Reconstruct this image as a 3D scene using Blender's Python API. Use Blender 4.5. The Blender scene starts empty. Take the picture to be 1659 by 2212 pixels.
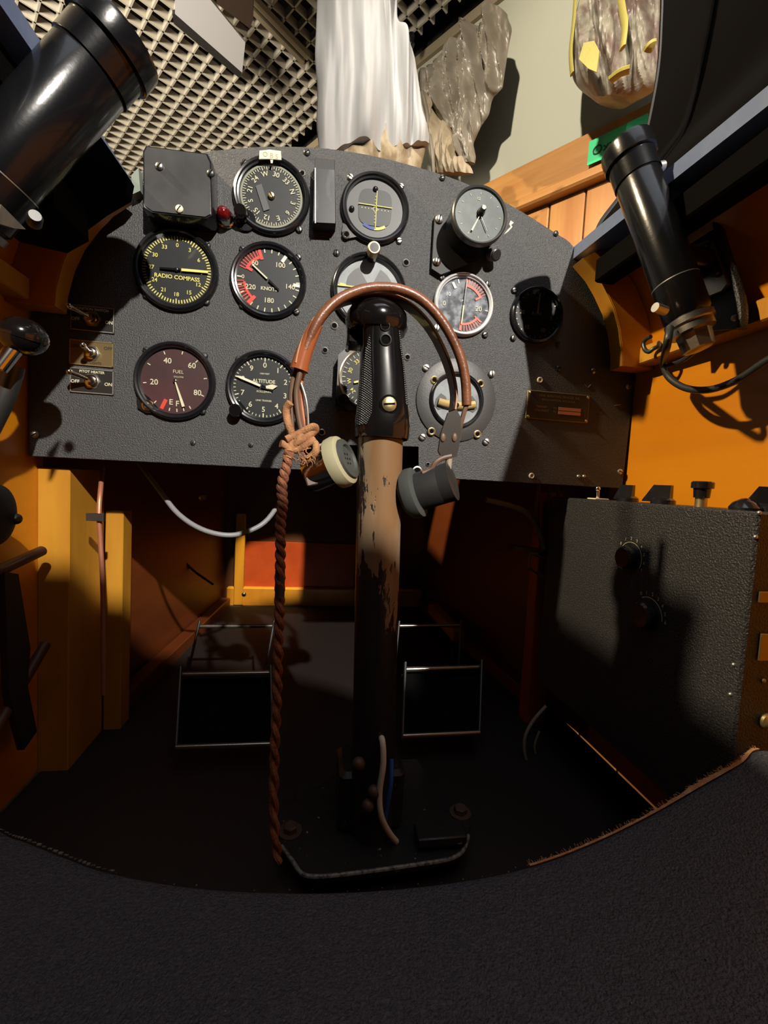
import bpy, math, random
from mathutils import Vector, Matrix, noise
V = Vector; pi = math.pi; R = math.radians
# ------------------------------------------------------------------ camera, lights, exposure
Z0 = 1.15                                    # height of the camera above the room floor
FPX = 951.3; CXP, CYP = 829.5, 1106.0        # focal length in pixels of the 1659x2212 frame
YAW, PIT, ROL = R(9.15), R(3.79), R(3.07)
cf = V((math.sin(YAW)*math.cos(PIT), math.cos(YAW)*math.cos(PIT), -math.sin(PIT)))
r0 = V((math.cos(YAW), -math.sin(YAW), 0)); u0 = r0.cross(cf)
cr = r0*math.cos(ROL)+u0*math.sin(ROL); cu = u0*math.cos(ROL)-r0*math.sin(ROL)
scn = bpy.context.scene; COL = scn.collection
cam = bpy.data.cameras.new('camera'); camo = bpy.data.objects.new('camera', cam); COL.objects.link(camo)
cam.sensor_fit = 'VERTICAL'; cam.sensor_height = 36; cam.sensor_width = 27; cam.lens = FPX/2212*36
cam.clip_start = .02; cam.clip_end = 60
camo.matrix_world = Matrix(((cr.x, cu.x, -cf.x, 0), (cr.y, cu.y, -cf.y, 0), (cr.z, cu.z, -cf.z, Z0), (0, 0, 0, 1)))
scn.camera = camo
scn.view_settings.view_transform = 'Standard'; scn.view_settings.look = 'None'
scn.view_settings.gamma = 1; scn.view_settings.use_curve_mapping = False
scn.view_settings.exposure = 0.5
scn.cycles.diffuse_bounces = 1
w = bpy.data.worlds.new('world'); scn.world = w; w.use_nodes = True
w.node_tree.nodes['Background'].inputs[0].default_value = (.9, .85, .8, 1)
w.node_tree.nodes['Background'].inputs[1].default_value = .0
def spot(name, pos, tgt, power, col, deg, blend, rad):
    l = bpy.data.lights.new(name, 'SPOT'); l.energy = power; l.color = col; l.spot_size = R(deg); l.spot_blend = blend; l.shadow_soft_size = rad
    o = bpy.data.objects.new(name, l); COL.objects.link(o); o.location = V(pos)+V((0, 0, Z0))
    o.rotation_euler = (V(tgt)-V(pos)).to_track_quat('-Z', 'Y').to_euler(); return o
def area(name, pos, tgt, power, col, sx, sy):
    l = bpy.data.lights.new(name, 'AREA'); l.energy = power; l.color = col; l.shape = 'RECTANGLE'; l.size = sx; l.size_y = sy
    o = bpy.data.objects.new(name, l); COL.objects.link(o); o.location = V(pos)+V((0, 0, Z0))
    o.rotation_euler = (V(tgt)-V(pos)).to_track_quat('-Z', 'Y').to_euler(); return o
spot('key_spot', (.58, -1.57, 1.35), (.03, .6, .22), 300, (1, .93, .84), 46, .35, .022)        # gallery spot behind and above the pilot
spot('nose_spot', (.02, .30, 1.36), (-.10, 1.17, -.25), 260, (1, .80, .5), 7.5, .4, .02)          # spot added to light the firewall through a gap left for it
spot('side_spot', (-1.25, .36, 1.22), (.40, .42, .05), 150, (1, .80, .52), 60, .6, .03)          # gallery spot on the left
spot('ceiling_wash', (-1.3, .1, .75), (-.9, 1.5, 1.45), 250, (1, .93, .82), 72, .9, .30)       # unseen uplight added to brighten the ceiling grille
spot('wall_wash', (-.25, .15, 1.25), (.80, 1.0, .95), 66, (1, .95, .84), 78, .8, .02)         # gallery spot on the garments
area('room_fill', (.1, -.1, 1.42), (0, .1, 0), 2.7, (.84, .90, 1), 1.0, .8)                    # unseen area light added to lift the seat and shaded parts

# ------------------------------------------------------------------ pixel helpers (points on real planes)
def ray(px, py): return cf+cr*((px-CXP)/FPX)+cu*((CYP-py)/FPX)
def hY(px, py, Y=.5): d = ray(px, py); return d*(Y/d.y)
def hZ(px, py, Z): d = ray(px, py); return d*(Z/d.z)
def hX(px, py, X): d = ray(px, py); return d*(X/d.x)
def dep(px, py, D): return ray(px, py)*D
EI = V((math.cos(R(36.94)), math.sin(R(36.94)), 0)); EJ = V((EI.y, -EI.x, 0)); HC = 1.45
WS = hZ(900, 133, HC).dot(EI)                 # gallery wall plane: p.EI = WS
def hW(px, py, off=0): d = ray(px, py); return d*((WS-off)/d.dot(EI))
def PX(px, py, d=0): return hY(px, py, .5-d)  # point standing d metres in front of the panel

# ------------------------------------------------------------------ materials
def nd(nt, t, **k):
    n = nt.nodes.new(t)
    for a, b in k.items():
        if a in n.inputs.keys(): n.inputs[a].default_value = b
        else: setattr(n, a, b)
    return n
MATS = {}
def mat(name, col, rough=.5, metal=0, bump=None, var=None, coat=0, sheen=0, stretch=(1, 1, 1), spec=.5, emit=None):
    if name in MATS: return MATS[name]
    m = bpy.data.materials.new(name); m.use_nodes = True; nt = m.node_tree; b = nt.nodes['Principled BSDF']
    b.inputs['Base Color'].default_value = (*col, 1); b.inputs['Roughness'].default_value = rough; b.inputs['Metallic'].default_value = metal
    b.inputs['Coat Weight'].default_value = coat; b.inputs['Sheen Weight'].default_value = sheen; b.inputs['Specular IOR Level'].default_value = spec
    tc = nt.nodes.new('ShaderNodeTexCoord'); mp = nt.nodes.new('ShaderNodeMapping'); mp.inputs['Scale'].default_value = stretch
    nt.links.new(tc.outputs['Object'], mp.inputs['Vector'])
    if var:      # (second colour, noise scale, low, high)
        n = nd(nt, 'ShaderNodeTexNoise', Scale=var[1], Detail=5.0, Roughness=.6); nt.links.new(mp.outputs[0], n.inputs['Vector'])
        r = nt.nodes.new('ShaderNodeValToRGB'); r.color_ramp.elements[0].color = (*col, 1); r.color_ramp.elements[1].color = (*var[0], 1)
        r.color_ramp.elements[0].position = var[2]; r.color_ramp.elements[1].position = var[3]
        nt.links.new(n.outputs[0], r.inputs[0]); nt.links.new(r.outputs[0], b.inputs['Base Color'])
    if bump:     # (scale, strength, distance)
        n = nd(nt, 'ShaderNodeTexNoise', Scale=bump[0], Detail=3.0); nt.links.new(mp.outputs[0], n.inputs['Vector'])
        u = nd(nt, 'ShaderNodeBump', Strength=bump[1], Distance=bump[2]); nt.links.new(n.outputs[0], u.inputs['Height']); nt.links.new(u.outputs[0], b.inputs['Normal'])
    if emit: b.inputs['Emission Color'].default_value = (*emit[0], 1); b.inputs['Emission Strength'].default_value = emit[1]
    MATS[name] = m; return m
crackle = mat('crackle_black', (.038, .038, .038), .48, bump=(750, .9, .0012), var=((.066, .066, .066), 600, .4, .7))
crackle2 = mat('crackle_black_coarse', (.020, .020, .022), .42, bump=(650, 1, .0012), var=((.045, .045, .05), 600, .45, .7))
flatblk = mat('flat_black', (.012, .012, .013), .6)
gloss = mat('gloss_black', (.010, .010, .012), .22, coat=.6)
bake = mat('bakelite', (.006, .005, .005), .14, coat=.6)
lampblk = mat('lamp_black', (.005, .005, .006), .22, coat=.15, spec=.4, bump=(300, .05, .001))
holeblk = mat('hole_black', (.002, .002, .002), .9, spec=.1)
chrome = mat('chrome', (.7, .68, .64), .15, 1)
steel = mat('steel', (.38, .36, .33), .35, 1, bump=(400, .1, .001))
dsteel = mat('dark_steel', (.07, .07, .068), .4, .7)
brass = mat('brass', (.62, .5, .26), .35, .9)
dbrass = mat('old_brass', (.30, .22, .10), .4, .8)
alu = mat('aluminium', (.5, .49, .46), .4, .9)
cream = mat('cream_paint', (.72, .66, .48), .5)
ivory = mat('ivory_marking', (.70, .66, .46), .6)
yellow = mat('yellow_marking', (.78, .70, .20), .6)
white = mat('white_marking', (.75, .75, .72), .6)
redp = mat('red_paint', (.72, .07, .045), .55)
pink = mat('faded_red_paint', (.75, .22, .16), .6)
bluep = mat('blue_marking', (.06, .10, .38), .6)
dial = mat('dial_black', (.015, .015, .017), .5)
dialm = mat('dial_maroon', (.05, .022, .022), .5, var=((.09, .025, .03), 18, .4, .7))
dialgrey = mat('dial_grey', (.10, .10, .10), .5)
paleg = mat('pale_grey', (.33, .35, .36), .5, var=((.22, .23, .25), 60, .4, .7))
blotch = mat('blotched_dial', (.012, .016, .03), .55, var=((.30, .32, .36), 95, .42, .66))
glassy = mat('amber_tube', (.42, .30, .12), .15, coat=.8)
platebl = mat('plate_black', (.02, .018, .016), .35)
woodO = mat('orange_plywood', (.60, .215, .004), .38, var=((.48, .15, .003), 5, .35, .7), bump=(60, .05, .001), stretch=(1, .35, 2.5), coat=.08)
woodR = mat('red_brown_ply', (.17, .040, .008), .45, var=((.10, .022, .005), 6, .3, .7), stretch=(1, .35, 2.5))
woodY = mat('yellow_spruce', (.52, .25, .024), .4, var=((.42, .17, .016), 9, .35, .7), stretch=(3, 3, .5), coat=.2)
woodD = mat('dark_wood', (.10, .035, .015), .5, var=((.05, .02, .01), 8, .3, .7))
pine = mat('pine_board', (.50, .225, .055), .45, var=((.37, .13, .027), 6, .3, .72), stretch=(4, 4, .35), bump=(40, .06, .002), coat=.15)
pineH = mat('pine_rail', (.52, .245, .065), .45, var=((.40, .15, .032), 5, .3, .75), stretch=(.7, .7, 9), bump=(40, .06, .002), coat=.15)
bluer = mat('blue_paint', (.115, .155, .27), .45, var=((.14, .18, .30), 60, .4, .7), bump=(200, .1, .001))
hoodm = mat('hood_fabric', (.0022, .0017, .0015), .9, bump=(700, .3, .001), spec=.06)
hoodedge = mat('hood_edge_grey', (.022, .02, .025), .6, spec=.3)
leather = mat('brown_leather', (.20, .072, .030), .36, var=((.10, .032, .014), 90, .4, .75), bump=(500, .3, .0008), coat=.2)
wire_br = mat('brown_wire', (.13, .075, .045), .5)
rope = mat('tan_cord', (.42, .21, .09), .9, var=((.22, .08, .035), 120, .4, .7), bump=(900, .8, .001))
rope2 = mat('rust_cord', (.34, .13, .06), .9, var=((.13, .04, .02), 140, .4, .7), bump=(900, .8, .001))
rubber = mat('grey_rubber', (.05, .055, .05), .6)
padm = mat('cream_pad', (.36, .33, .20), .6)
wallm = mat('wall_cream_paint', (.46, .43, .31), .7, bump=(60, .04, .002))
wallp = mat('wall_plain', (.14, .13, .10), .8)
floorm = mat('room_carpet', (.05, .045, .04), .9, bump=(200, .3, .003))
grille = mat('grille_white', (.52, .46, .35), .5)
deckm = mat('plenum_dark', (.02, .016, .012), .9)
tan = mat('tan_trim', (.30, .23, .14), .6)
whitec = mat('white_cotton', (.38, .368, .35), .8, sheen=.2, bump=(200, .1, .001))
beigec = mat('aged_lining', (.34, .26, .16), .6, var=((.24, .17, .09), 30, .4, .7), bump=(60, .5, .004))
silverc = mat('silver_fabric', (.27, .225, .165), .42, .12, bump=(40, .15, .003), var=((.18, .14, .095), 12, .35, .7))
pouchm = mat('stained_fabric', (.34, .29, .21), .5, .05, bump=(45, .5, .005), var=((.20, .13, .10), 16, .45, .6))
yellowc = mat('yellow_fabric', (.36, .29, .06), .55, bump=(80, .4, .003))
yelloww = mat('yellow_webbing', (.42, .33, .07), .6, bump=(300, .3, .001))
green = mat('green_card', (.05, .56, .20), .6)
inkm = mat('dark_ink', (.01, .03, .015), .7)
seatm = mat('seat_leathercloth', (.042, .048, .062), .48, bump=(700, 1, .002), var=((.105, .112, .135), 500, .35, .75))
fray = mat('frayed_backing', (.55, .24, .09), .95, bump=(900, 1, .001), var=((.65, .42, .22), 200, .45, .7))
cockfloor = mat('cockpit_floor', (.012, .007, .005), .7)
copper = mat('copper_tube', (.55, .22, .12), .4, .5)
greyhose = mat('grey_hose', (.24, .24, .25), .45)
whitew = mat('white_cable', (.70, .66, .52), .45)
bluew = mat('blue_cable', (.03, .10, .40), .45)
ventg = mat('grey_plate', (.66, .64, .62), .5)
brownbox = mat('brown_box', (.06, .035, .02), .7)
orangew = mat('red_stained_wood', (.38, .06, .012), .45, var=((.28, .04, .01), 14, .4, .7))
ruby = mat('ruby_glass', (.12, .004, .006), .08, coat=1)
whitep = mat('white_enamel', (.55, .56, .58), .3)
def glass():
    m = bpy.data.materials.new('cover_glass'); m.use_nodes = True; nt = m.node_tree; nt.nodes.clear()
    o = nt.nodes.new('ShaderNodeOutputMaterial'); mx = nt.nodes.new('ShaderNodeMixShader'); t = nt.nodes.new('ShaderNodeBsdfTransparent'); g = nt.nodes.new('ShaderNodeBsdfGlossy')
    g.inputs['Roughness'].default_value = .06; t.inputs[0].default_value = (.93, .94, .94, 1)
    f = nt.nodes.new('ShaderNodeFresnel'); f.inputs[0].default_value = 1.45
    nt.links.new(f.outputs[0], mx.inputs[0]); nt.links.new(t.outputs[0], mx.inputs[1]); nt.links.new(g.outputs[0], mx.inputs[2]); nt.links.new(mx.outputs[0], o.inputs[0]); return m
glass = glass()
def worn():      # cream paint worn through to dark metal, more towards the bottom of the tube
    m = bpy.data.materials.new('worn_cream_paint'); m.use_nodes = True; nt = m.node_tree; b = nt.nodes['Principled BSDF']; L = nt.links.new
    tc = nt.nodes.new('ShaderNodeTexCoord'); mp = nt.nodes.new('ShaderNodeMapping'); mp.inputs['Scale'].default_value = (1, 1, .28); L(tc.outputs['Object'], mp.inputs[0])
    n = nd(nt, 'ShaderNodeTexNoise', Scale=75.0, Detail=5.0, Roughness=.62); L(mp.outputs[0], n.inputs['Vector'])
    sx = nt.nodes.new('ShaderNodeSeparateXYZ'); L(tc.outputs['Object'], sx.inputs[0])
    # object z runs 0 (base) .. .40 (top); wear grows downwards, and towards the left side of the tube
    mr = nd(nt, 'ShaderNodeMapRange'); mr.inputs[1].default_value = .13; mr.inputs[2].default_value = .29; mr.inputs[3].default_value = -.30; mr.inputs[4].default_value = .17
    L(sx.outputs[2], mr.inputs[0])
    mx_ = nt.nodes.new('ShaderNodeMath'); mx_.operation = 'MULTIPLY'; mx_.inputs[1].default_value = 5.0; L(sx.outputs[0], mx_.inputs[0])
    a0 = nt.nodes.new('ShaderNodeMath'); a0.operation = 'ADD'; L(mr.outputs[0], a0.inputs[0]); L(mx_.outputs[0], a0.inputs[1])
    a = nt.nodes.new('ShaderNodeMath'); a.operation = 'ADD'; L(n.outputs[0], a.inputs[0]); L(a0.outputs[0], a.inputs[1])
    r = nt.nodes.new('ShaderNodeValToRGB'); r.color_ramp.elements[0].position = .485; r.color_ramp.elements[1].position = .505; L(a.outputs[0], r.inputs[0])
    n2 = nd(nt, 'ShaderNodeTexNoise', Scale=14.0, Detail=4.0); L(mp.outputs[0], n2.inputs['Vector'])
    c2 = nt.nodes.new('ShaderNodeValToRGB'); c2.color_ramp.elements[0].color = (.20, .11, .05, 1); c2.color_ramp.elements[1].color = (.38, .31, .205, 1); c2.color_ramp.elements[0].position = .35; c2.color_ramp.elements[1].position = .55; L(n2.outputs[0], c2.inputs[0])
    mx = nt.nodes.new('ShaderNodeMix'); mx.data_type = 'RGBA'; L(r.outputs[0], mx.inputs[0]); mx.inputs[6].default_value = (.022, .02, .02, 1); L(c2.outputs[0], mx.inputs[7]); L(mx.outputs[2], b.inputs['Base Color'])
    b.inputs['Roughness'].default_value = .38
    bu = nd(nt, 'ShaderNodeBump', Strength=.6, Distance=.0008); L(r.outputs[0], bu.inputs['Height']); L(bu.outputs[0], b.inputs['Normal']); return m
wornp = worn()
def knurl():
    m = bpy.data.materials.new('knurled_metal'); m.use_nodes = True; nt = m.node_tree; b = nt.nodes['Principled BSDF']; L = nt.links.new
    tc = nt.nodes.new('ShaderNodeTexCoord'); h = []
    for ang in (.9, -.9):
        mp = nt.nodes.new('ShaderNodeMapping'); mp.inputs['Rotation'].default_value = (0, ang, 0); L(tc.outputs['Object'], mp.inputs[0])
        wv = nt.nodes.new('ShaderNodeTexWave'); wv.bands_direction = 'X'; wv.inputs['Scale'].default_value = 210; L(mp.outputs[0], wv.inputs['Vector']); h.append(wv)
    a = nt.nodes.new('ShaderNodeMath'); a.operation = 'ADD'; L(h[0].outputs['Fac'], a.inputs[0]); L(h[1].outputs['Fac'], a.inputs[1])
    bu = nd(nt, 'ShaderNodeBump', Strength=1.0, Distance=.001); L(a.outputs[0], bu.inputs['Height']); L(bu.outputs[0], b.inputs['Normal'])
    r = nt.nodes.new('ShaderNodeValToRGB'); r.color_ramp.elements[0].position = .45; r.color_ramp.elements[0].color = (.03, .03, .03, 1); r.color_ramp.elements[1].color = (.5, .5, .5, 1)
    m2 = nt.nodes.new('ShaderNodeMath'); m2.operation = 'MULTIPLY'; m2.inputs[1].default_value = .5; L(a.outputs[0], m2.inputs[0]); L(m2.outputs[0], r.inputs[0]); L(r.outputs[0], b.inputs['Base Color'])
    b.inputs['Metallic'].default_value = .6; b.inputs['Roughness'].default_value = .35; return m
knurlm = knurl()

# ------------------------------------------------------------------ mesh builder (coordinates relative to the camera)
class MB:
    def __init__(s): s.v = []; s.f = []; s.mi = []; s.sm = []; s.mats = []; s.cur = 0
    def use(s, m):
        if m not in s.mats: s.mats.append(m)
        s.cur = s.mats.index(m); return s
    def add(s, vs, fs, smooth=False):
        o = len(s.v); s.v += [V(p) for p in vs]
        for f in fs: s.f.append([i+o for i in f]); s.mi.append(s.cur); s.sm.append(smooth)
        return s
    def box(s, c, h, ax=None):          # centre, half sizes, axes
        ax = ax or (V((1, 0, 0)), V((0, 1, 0)), V((0, 0, 1))); c = V(c)
        vs = [c+ax[0]*h[0]*a+ax[1]*h[1]*b+ax[2]*h[2]*d for a in (-1, 1) for b in (-1, 1) for d in (-1, 1)]
        return s.add(vs, [(0, 1, 3, 2), (4, 6, 7, 5), (0, 4, 5, 1), (2, 3, 7, 6), (0, 2, 6, 4), (1, 5, 7, 3)])
    def rbox(s, c, h, b=.002, ax=None): # box with chamfered edges
        ax = ax or (V((1, 0, 0)), V((0, 1, 0)), V((0, 0, 1))); c = V(c)
        x, y, z = h; P = []
        for k, (zz, ins) in enumerate([(-z, b), (-z+b, 0), (z-b, 0), (z, b)]):
            X, Y = x-ins, y-ins; q = b if not ins else b*.6
            for (a, d) in [(-X+q, -Y), (X-q, -Y), (X, -Y+q), (X, Y-q), (X-q, Y), (-X+q, Y), (-X, Y-q), (-X, -Y+q)]: P.append(c+ax[0]*a+ax[1]*d+ax[2]*zz)
        F = [tuple(range(7, -1, -1)), tuple(range(24, 32))]
        for k in range(3):
            for i in range(8): j = (i+1) % 8; F.append((k*8+i, k*8+j, k*8+8+j, k*8+8+i))
        return s.add(P, F)
    def lathe(s, o, axis, prof, seg=48, cap=True, smooth=True, el=(1, 1), up=None):
        a = V(axis).normalized(); o = V(o)
        t = V(up) if up else (V((0, 0, 1)) if abs(a.z) < .9 else V((1, 0, 0)))
        e2 = (t-a*t.dot(a)).normalized(); e1 = e2.cross(a)
        vs = []; fs = []
        for r, d in prof:
            for k in range(seg):
                g = 2*pi*k/seg; vs.append(o+a*d+e1*(r*math.cos(g)*el[0])+e2*(r*math.sin(g)*el[1]))
        for i in range(len(prof)-1):
            for k in range(seg): j = (k+1) % seg; fs.append((i*seg+k, i*seg+j, (i+1)*seg+j, (i+1)*seg+k))
        s.add(vs, fs, smooth)
        if cap:
            n = len(s.v)-len(vs)
            for i in (0, len(prof)-1):
                if prof[i][0] > 1e-5:
                    ring = [n+i*seg+k for k in range(seg)]; s.f.append(ring if i else ring[::-1]); s.mi.append(s.cur); s.sm.append(False)
        return s
    def cyl(s, p0, p1, r, r1=None, seg=24, bev=0):
        p0 = V(p0); p1 = V(p1); L = (p1-p0).length; r1 = r if r1 is None else r1
        pr = [(r, 0), (r1, L)] if not bev else [(r-bev, 0), (r, bev), (r1, L-bev), (r1-bev, L)]
        return s.lathe(p0, p1-p0, pr, seg)
    def tube(s, pts, r, seg=10, sub=6, el=None):   # smooth tube through pts
        pts = [V(p) for p in pts]; P = crom(pts, sub) if sub > 1 else pts
        rr = r if callable(r) else (lambda t: r)
        vs = []; fs = []; n = len(P); prev = None
        for i, p in enumerate(P):
            t = (P[min(i+1, n-1)]-P[max(i-1, 0)]).normalized()
            if prev is None:
                q = V((0, 1, 0)) if abs(t.y) < .8 else V((1, 0, 0)); e1 = (q-t*q.dot(t)).normalized()
            else: e1 = (prev-t*prev.dot(t)).normalized()
            prev = e1; e2 = t.cross(e1); ra = rr(i/(n-1))
            for k in range(seg):
                g = 2*pi*k/seg; vs.append(p+e1*(ra*math.cos(g)*(el[0] if el else 1))+e2*(ra*math.sin(g)*(el[1] if el else 1)))
        for i in range(n-1):
            for k in range(seg): j = (k+1) % seg; fs.append((i*seg+k, i*seg+j, (i+1)*seg+j, (i+1)*seg+k))
        s.add(vs, fs, True); b = len(s.v)-len(vs)
        for q in ([b+k for k in range(seg)][::-1], [b+(n-1)*seg+k for k in range(seg)]): s.f.append(q); s.mi.append(s.cur); s.sm.append(False)
        return s
    def prism(s, pts, d):               # planar outline extruded by vector d
        pts = [V(p) for p in pts]; d = V(d); n = len(pts); vs = pts+[p+d for p in pts]
        fs = [tuple(range(n)), tuple(range(2*n-1, n-1, -1))]+[(i, i+n, (i+1) % n+n, (i+1) % n) for i in range(n)]
        return s.add(vs, fs)
    def grid(s, rows, smooth=True, closed=False):
        n = len(rows[0]); vs = [p for r in rows for p in r]; fs = []
        for i in range(len(rows)-1):
            for k in range(n if closed else n-1): j = (k+1) % n; fs.append((i*n+k, i*n+j, (i+1)*n+j, (i+1)*n+k))
        return s.add(vs, fs, smooth)
    def ball(s, c, r, seg=24, sc=(1, 1, 1)):
        rows = []
        for i in range(13):
            a = pi*i/12; rows.append([V(c)+V((r*sc[0]*max(math.sin(a), .001)*math.cos(2*pi*k/seg), r*sc[1]*max(math.sin(a), .001)*math.sin(2*pi*k/seg), r*sc[2]*math.cos(a))) for k in range(seg)])
        return s.grid(rows, True, True)
    def build(s, name, m=None, parent=None, fix=True):
        if not s.mats: s.mats = [m]
        me = bpy.data.meshes.new(name)
        org = parent_org(parent) if parent else V((sum(p.x for p in s.v)/len(s.v), sum(p.y for p in s.v)/len(s.v), min(p.z for p in s.v)))
        me.from_pydata([p-org for p in s.v], [], s.f)
        for mm in s.mats: me.materials.append(mm)
        for i, p in enumerate(me.polygons): p.material_index = s.mi[i]; p.use_smooth = s.sm[i]
        if fix:
            import bmesh
            bm = bmesh.new(); bm.from_mesh(me); bmesh.ops.recalc_face_normals(bm, faces=bm.faces); bm.to_mesh(me); bm.free()
        me.update(); me.set_sharp_from_angle(angle=R(38)); o = bpy.data.objects.new(name, me); COL.objects.link(o)
        if parent: o.parent = parent; ORG[o.name] = org
        else: o.location = org+V((0, 0, Z0)); ORG[o.name] = org
        return o
ORG = {}
def parent_org(p): return ORG[p.name]
def crom(P, sub):
    out = []; n = len(P)
    for i in range(n-1):
        a, b, c, d = P[max(i-1, 0)], P[i], P[i+1], P[min(i+2, n-1)]
        for k in range(sub):
            t = k/sub; out.append(.5*((2*b)+(c-a)*t+(2*a-5*b+4*c-d)*t*t+(3*b-a-3*c+d)*t**3))
    out.append(P[-1]); return out
def thing(name, loc, label, cat, group=None):
    o = bpy.data.objects.new(name, None); COL.objects.link(o); o.empty_display_size = .01; o.location = V(loc)+V((0, 0, Z0)); ORG[o.name] = V(loc)
    o['label'] = label; o['category'] = cat
    if group: o['group'] = group
    return o
def tag(o, label, cat, group=None, kind=None):
    o['label'] = label; o['category'] = cat
    if group: o['group'] = group
    if kind: o['kind'] = kind
    return o
def struct(o): o['kind'] = 'structure'; return o
GL = {}
def glyph(st, bold):
    k = (st, bold)
    if k not in GL:
        c = bpy.data.curves.new('t', 'FONT'); c.body = st; c.align_x = 'CENTER'; c.align_y = 'CENTER'; c.resolution_u = 3; c.offset = bold
        o = bpy.data.objects.new('t', c); COL.objects.link(o); bpy.context.view_layer.update()
        me = bpy.data.meshes.new_from_object(o.evaluated_get(bpy.context.evaluated_depsgraph_get()))
        GL[k] = ([v.co.copy() for v in me.vertices], [tuple(p.vertices) for p in me.polygons])
        bpy.data.objects.remove(o); bpy.data.curves.remove(c); bpy.data.meshes.remove(me)
    return GL[k]
def text(mb, st, pos, size, ang=0, right=V((1, 0, 0)), up=V((0, 0, 1)), bold=.012, sx=1.0):
    vs, fs = glyph(st, bold); c, s_ = math.cos(ang), math.sin(ang)   # ang clockwise
    rr = right*c-up*s_; uu = up*c+right*s_
    mb.add([V(pos)+rr*(v.x*size*sx)+uu*(v.y*size) for v in vs], fs); return mb
FR = V((0, -1, 0))
class Dial:                              # polar placement on a face parallel to the panel
    def __init__(s, c, d): s.c = V(c); s.d = d
    def p(s, r, a, e=0): return s.c+V((r*math.sin(R(a)), -s.d-e, r*math.cos(R(a))))
    def tick(s, mb, a, r1, r2, wd, e=.0004):
        A, B = s.p(r1, a, e), s.p(r2, a, e); t = V((math.cos(R(a)), 0, -math.sin(R(a))))*wd/2
        mb.add([A-t, A+t, B+t, B-t], [(0, 1, 2, 3)])
    def arc(s, mb, a0, a1, r1, r2, n=24, e=.0004):
        for i in range(n):
            x, y = a0+(a1-a0)*i/n, a0+(a1-a0)*(i+1)/n
            mb.add([s.p(r1, x, e), s.p(r2, x, e), s.p(r2, y, e), s.p(r1, y, e)], [(0, 1, 2, 3)])
    def num(s, mb, st, r, a, size, turn=0, e=.0005, bold=.012): text(mb, st, s.p(r, a, e), size, R(turn), bold=bold)
    def word(s, mb, st, x, z, size, e=.0005, bold=.012, sx=1): text(mb, st, s.c+V((x, -s.d-e, z)), size, bold=bold, sx=sx)
    def needle(s, a, r0, r1, w0, w1, parent, m, name='needle', e=.0015, label=None):
        mb = MB().use(m); A, B = s.p(r0, a, e), s.p(r1, a, e); t = V((math.cos(R(a)), 0, -math.sin(R(a))))
        mb.prism([A-t*w0/2, A+t*w0/2, B+t*w1/2, B-t*w1/2], FR*.0008); o = mb.build(name, m, parent)
        if label: o['label'] = label
        return o
def screw(parent, pos, r=.0032, m=None, name='screw', h=.0022, ang=.6, slot=True, axis=FR):
    m = m or dsteel; mb = MB().use(m); pos = V(pos)
    mb.lathe(pos, axis, [(r*1.02, 0), (r, h*.5), (r*.72, h*.9), (r*.3, h)], 16)
    if slot:
        mb.use(holeblk); u = V((math.cos(ang), 0, math.sin(ang))); w = u.cross(axis).normalized()
        mb.box(pos+axis*(h*.93), (r*.75, r*.13, h*.1), (u, w, V(axis)))
    return mb.build(name, m, parent)
def eyelet(parent, pos, r=.0042, m=None, name='eyelet', hole=.55):
    m = m or alu; mb = MB().use(m); mb.lathe(pos, FR, [(r, 0), (r*.95, .001), (r*.75, .0014), (r*hole, .0008), (r*hole, .0002)], 20, cap=False)
    mb.use(holeblk).lathe(pos, FR, [(r*hole*1.02, .0003), (.00001, .00031)], 20, cap=False); return mb.build(name, m, parent)
def bezel(parent, c, r, d=.0065, wid=.006, m=None, name='bezel'):
    mb = MB().use(m or gloss)
    mb.lathe(c, FR, [(r, 0), (r, d*.55), (r-.0012, d*.9), (r-wid*.35, d), (r-wid*.6, d*.93), (r-wid*.75, d*.62), (r-wid, d*.55), (r-wid, .0006)], 72, cap=False)
    return mb.build(name, m or gloss, parent)
def disc(parent, c, r, d, m, name):
    return MB().use(m).lathe(V(c)+FR*d, FR, [(r, 0), (.00002, 0.00001)], 64, cap=False).build(name, m, parent)
def gauge(name, px, py, rad, label, cat, dm=None, bm=None, bd=.0065, wid=.0065, screws=(), group=None, sm=None):
    c = PX(px, py); t = thing(name, c, label, cat, group); bezel(t, c, rad, bd, wid, bm)
    disc(t, c, rad-wid*.8, .0012, dm or dial, 'dial_face'); g = disc(t, c, rad-wid*.72, bd*.62, glass, 'cover_glass')
    for q in screws: screw(t, PX(*q), .0036, sm or dsteel, 'mounting_screw', .003, random.uniform(0, 3))
    return t, Dial(c, .0014), c
random.seed(4)

# ================================================================== the room
def wp(a, b, z): return EI*a+EJ*b+V((0, 0, z))
a0, a1, b0, b1, zf, zc = WS-5.2, WS, -4.0, 4.0, -Z0, HC+.55
def slab(name, c, h, m, ax=None): return struct(MB().use(m).box(c, h, ax).build(name, m))
AX = (EI, EJ, V((0, 0, 1)))
slab('floor', wp((a0+a1)/2, 0, zf-.05), (2.7, 4.1, .05), floorm, AX)
slab('wall_right', wp(a1+.05, 0, (zf+HC)/2), (.05, 4.1, (HC-zf)/2), wallm, AX)
slab('wall_right_upper', wp(a1+.05, 0, (zc+HC)/2), (.05, 4.1, (zc-HC)/2), deckm, AX)
slab('wall_left', wp(a0-.05, 0, (zf+zc)/2), (.05, 4.1, (zc-zf)/2), wallp, AX)
slab('wall_front', wp((a0+a1)/2, b0-.05, (zf+zc)/2), (2.6, .05, (zc-zf)/2), wallp, AX)
slab('wall_back', wp((a0+a1)/2, b1+.05, (zf+zc)/2), (2.6, .05, (zc-zf)/2), wallp, AX)
slab('ceiling_deck', wp((a0+a1)/2, 0, zc+.05), (2.7, 4.1, .05), deckm, AX)
slab('trim_1', wp(a1-.006, 0, HC-.012), (.006, 4.0, .016), tan, AX)
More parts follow.
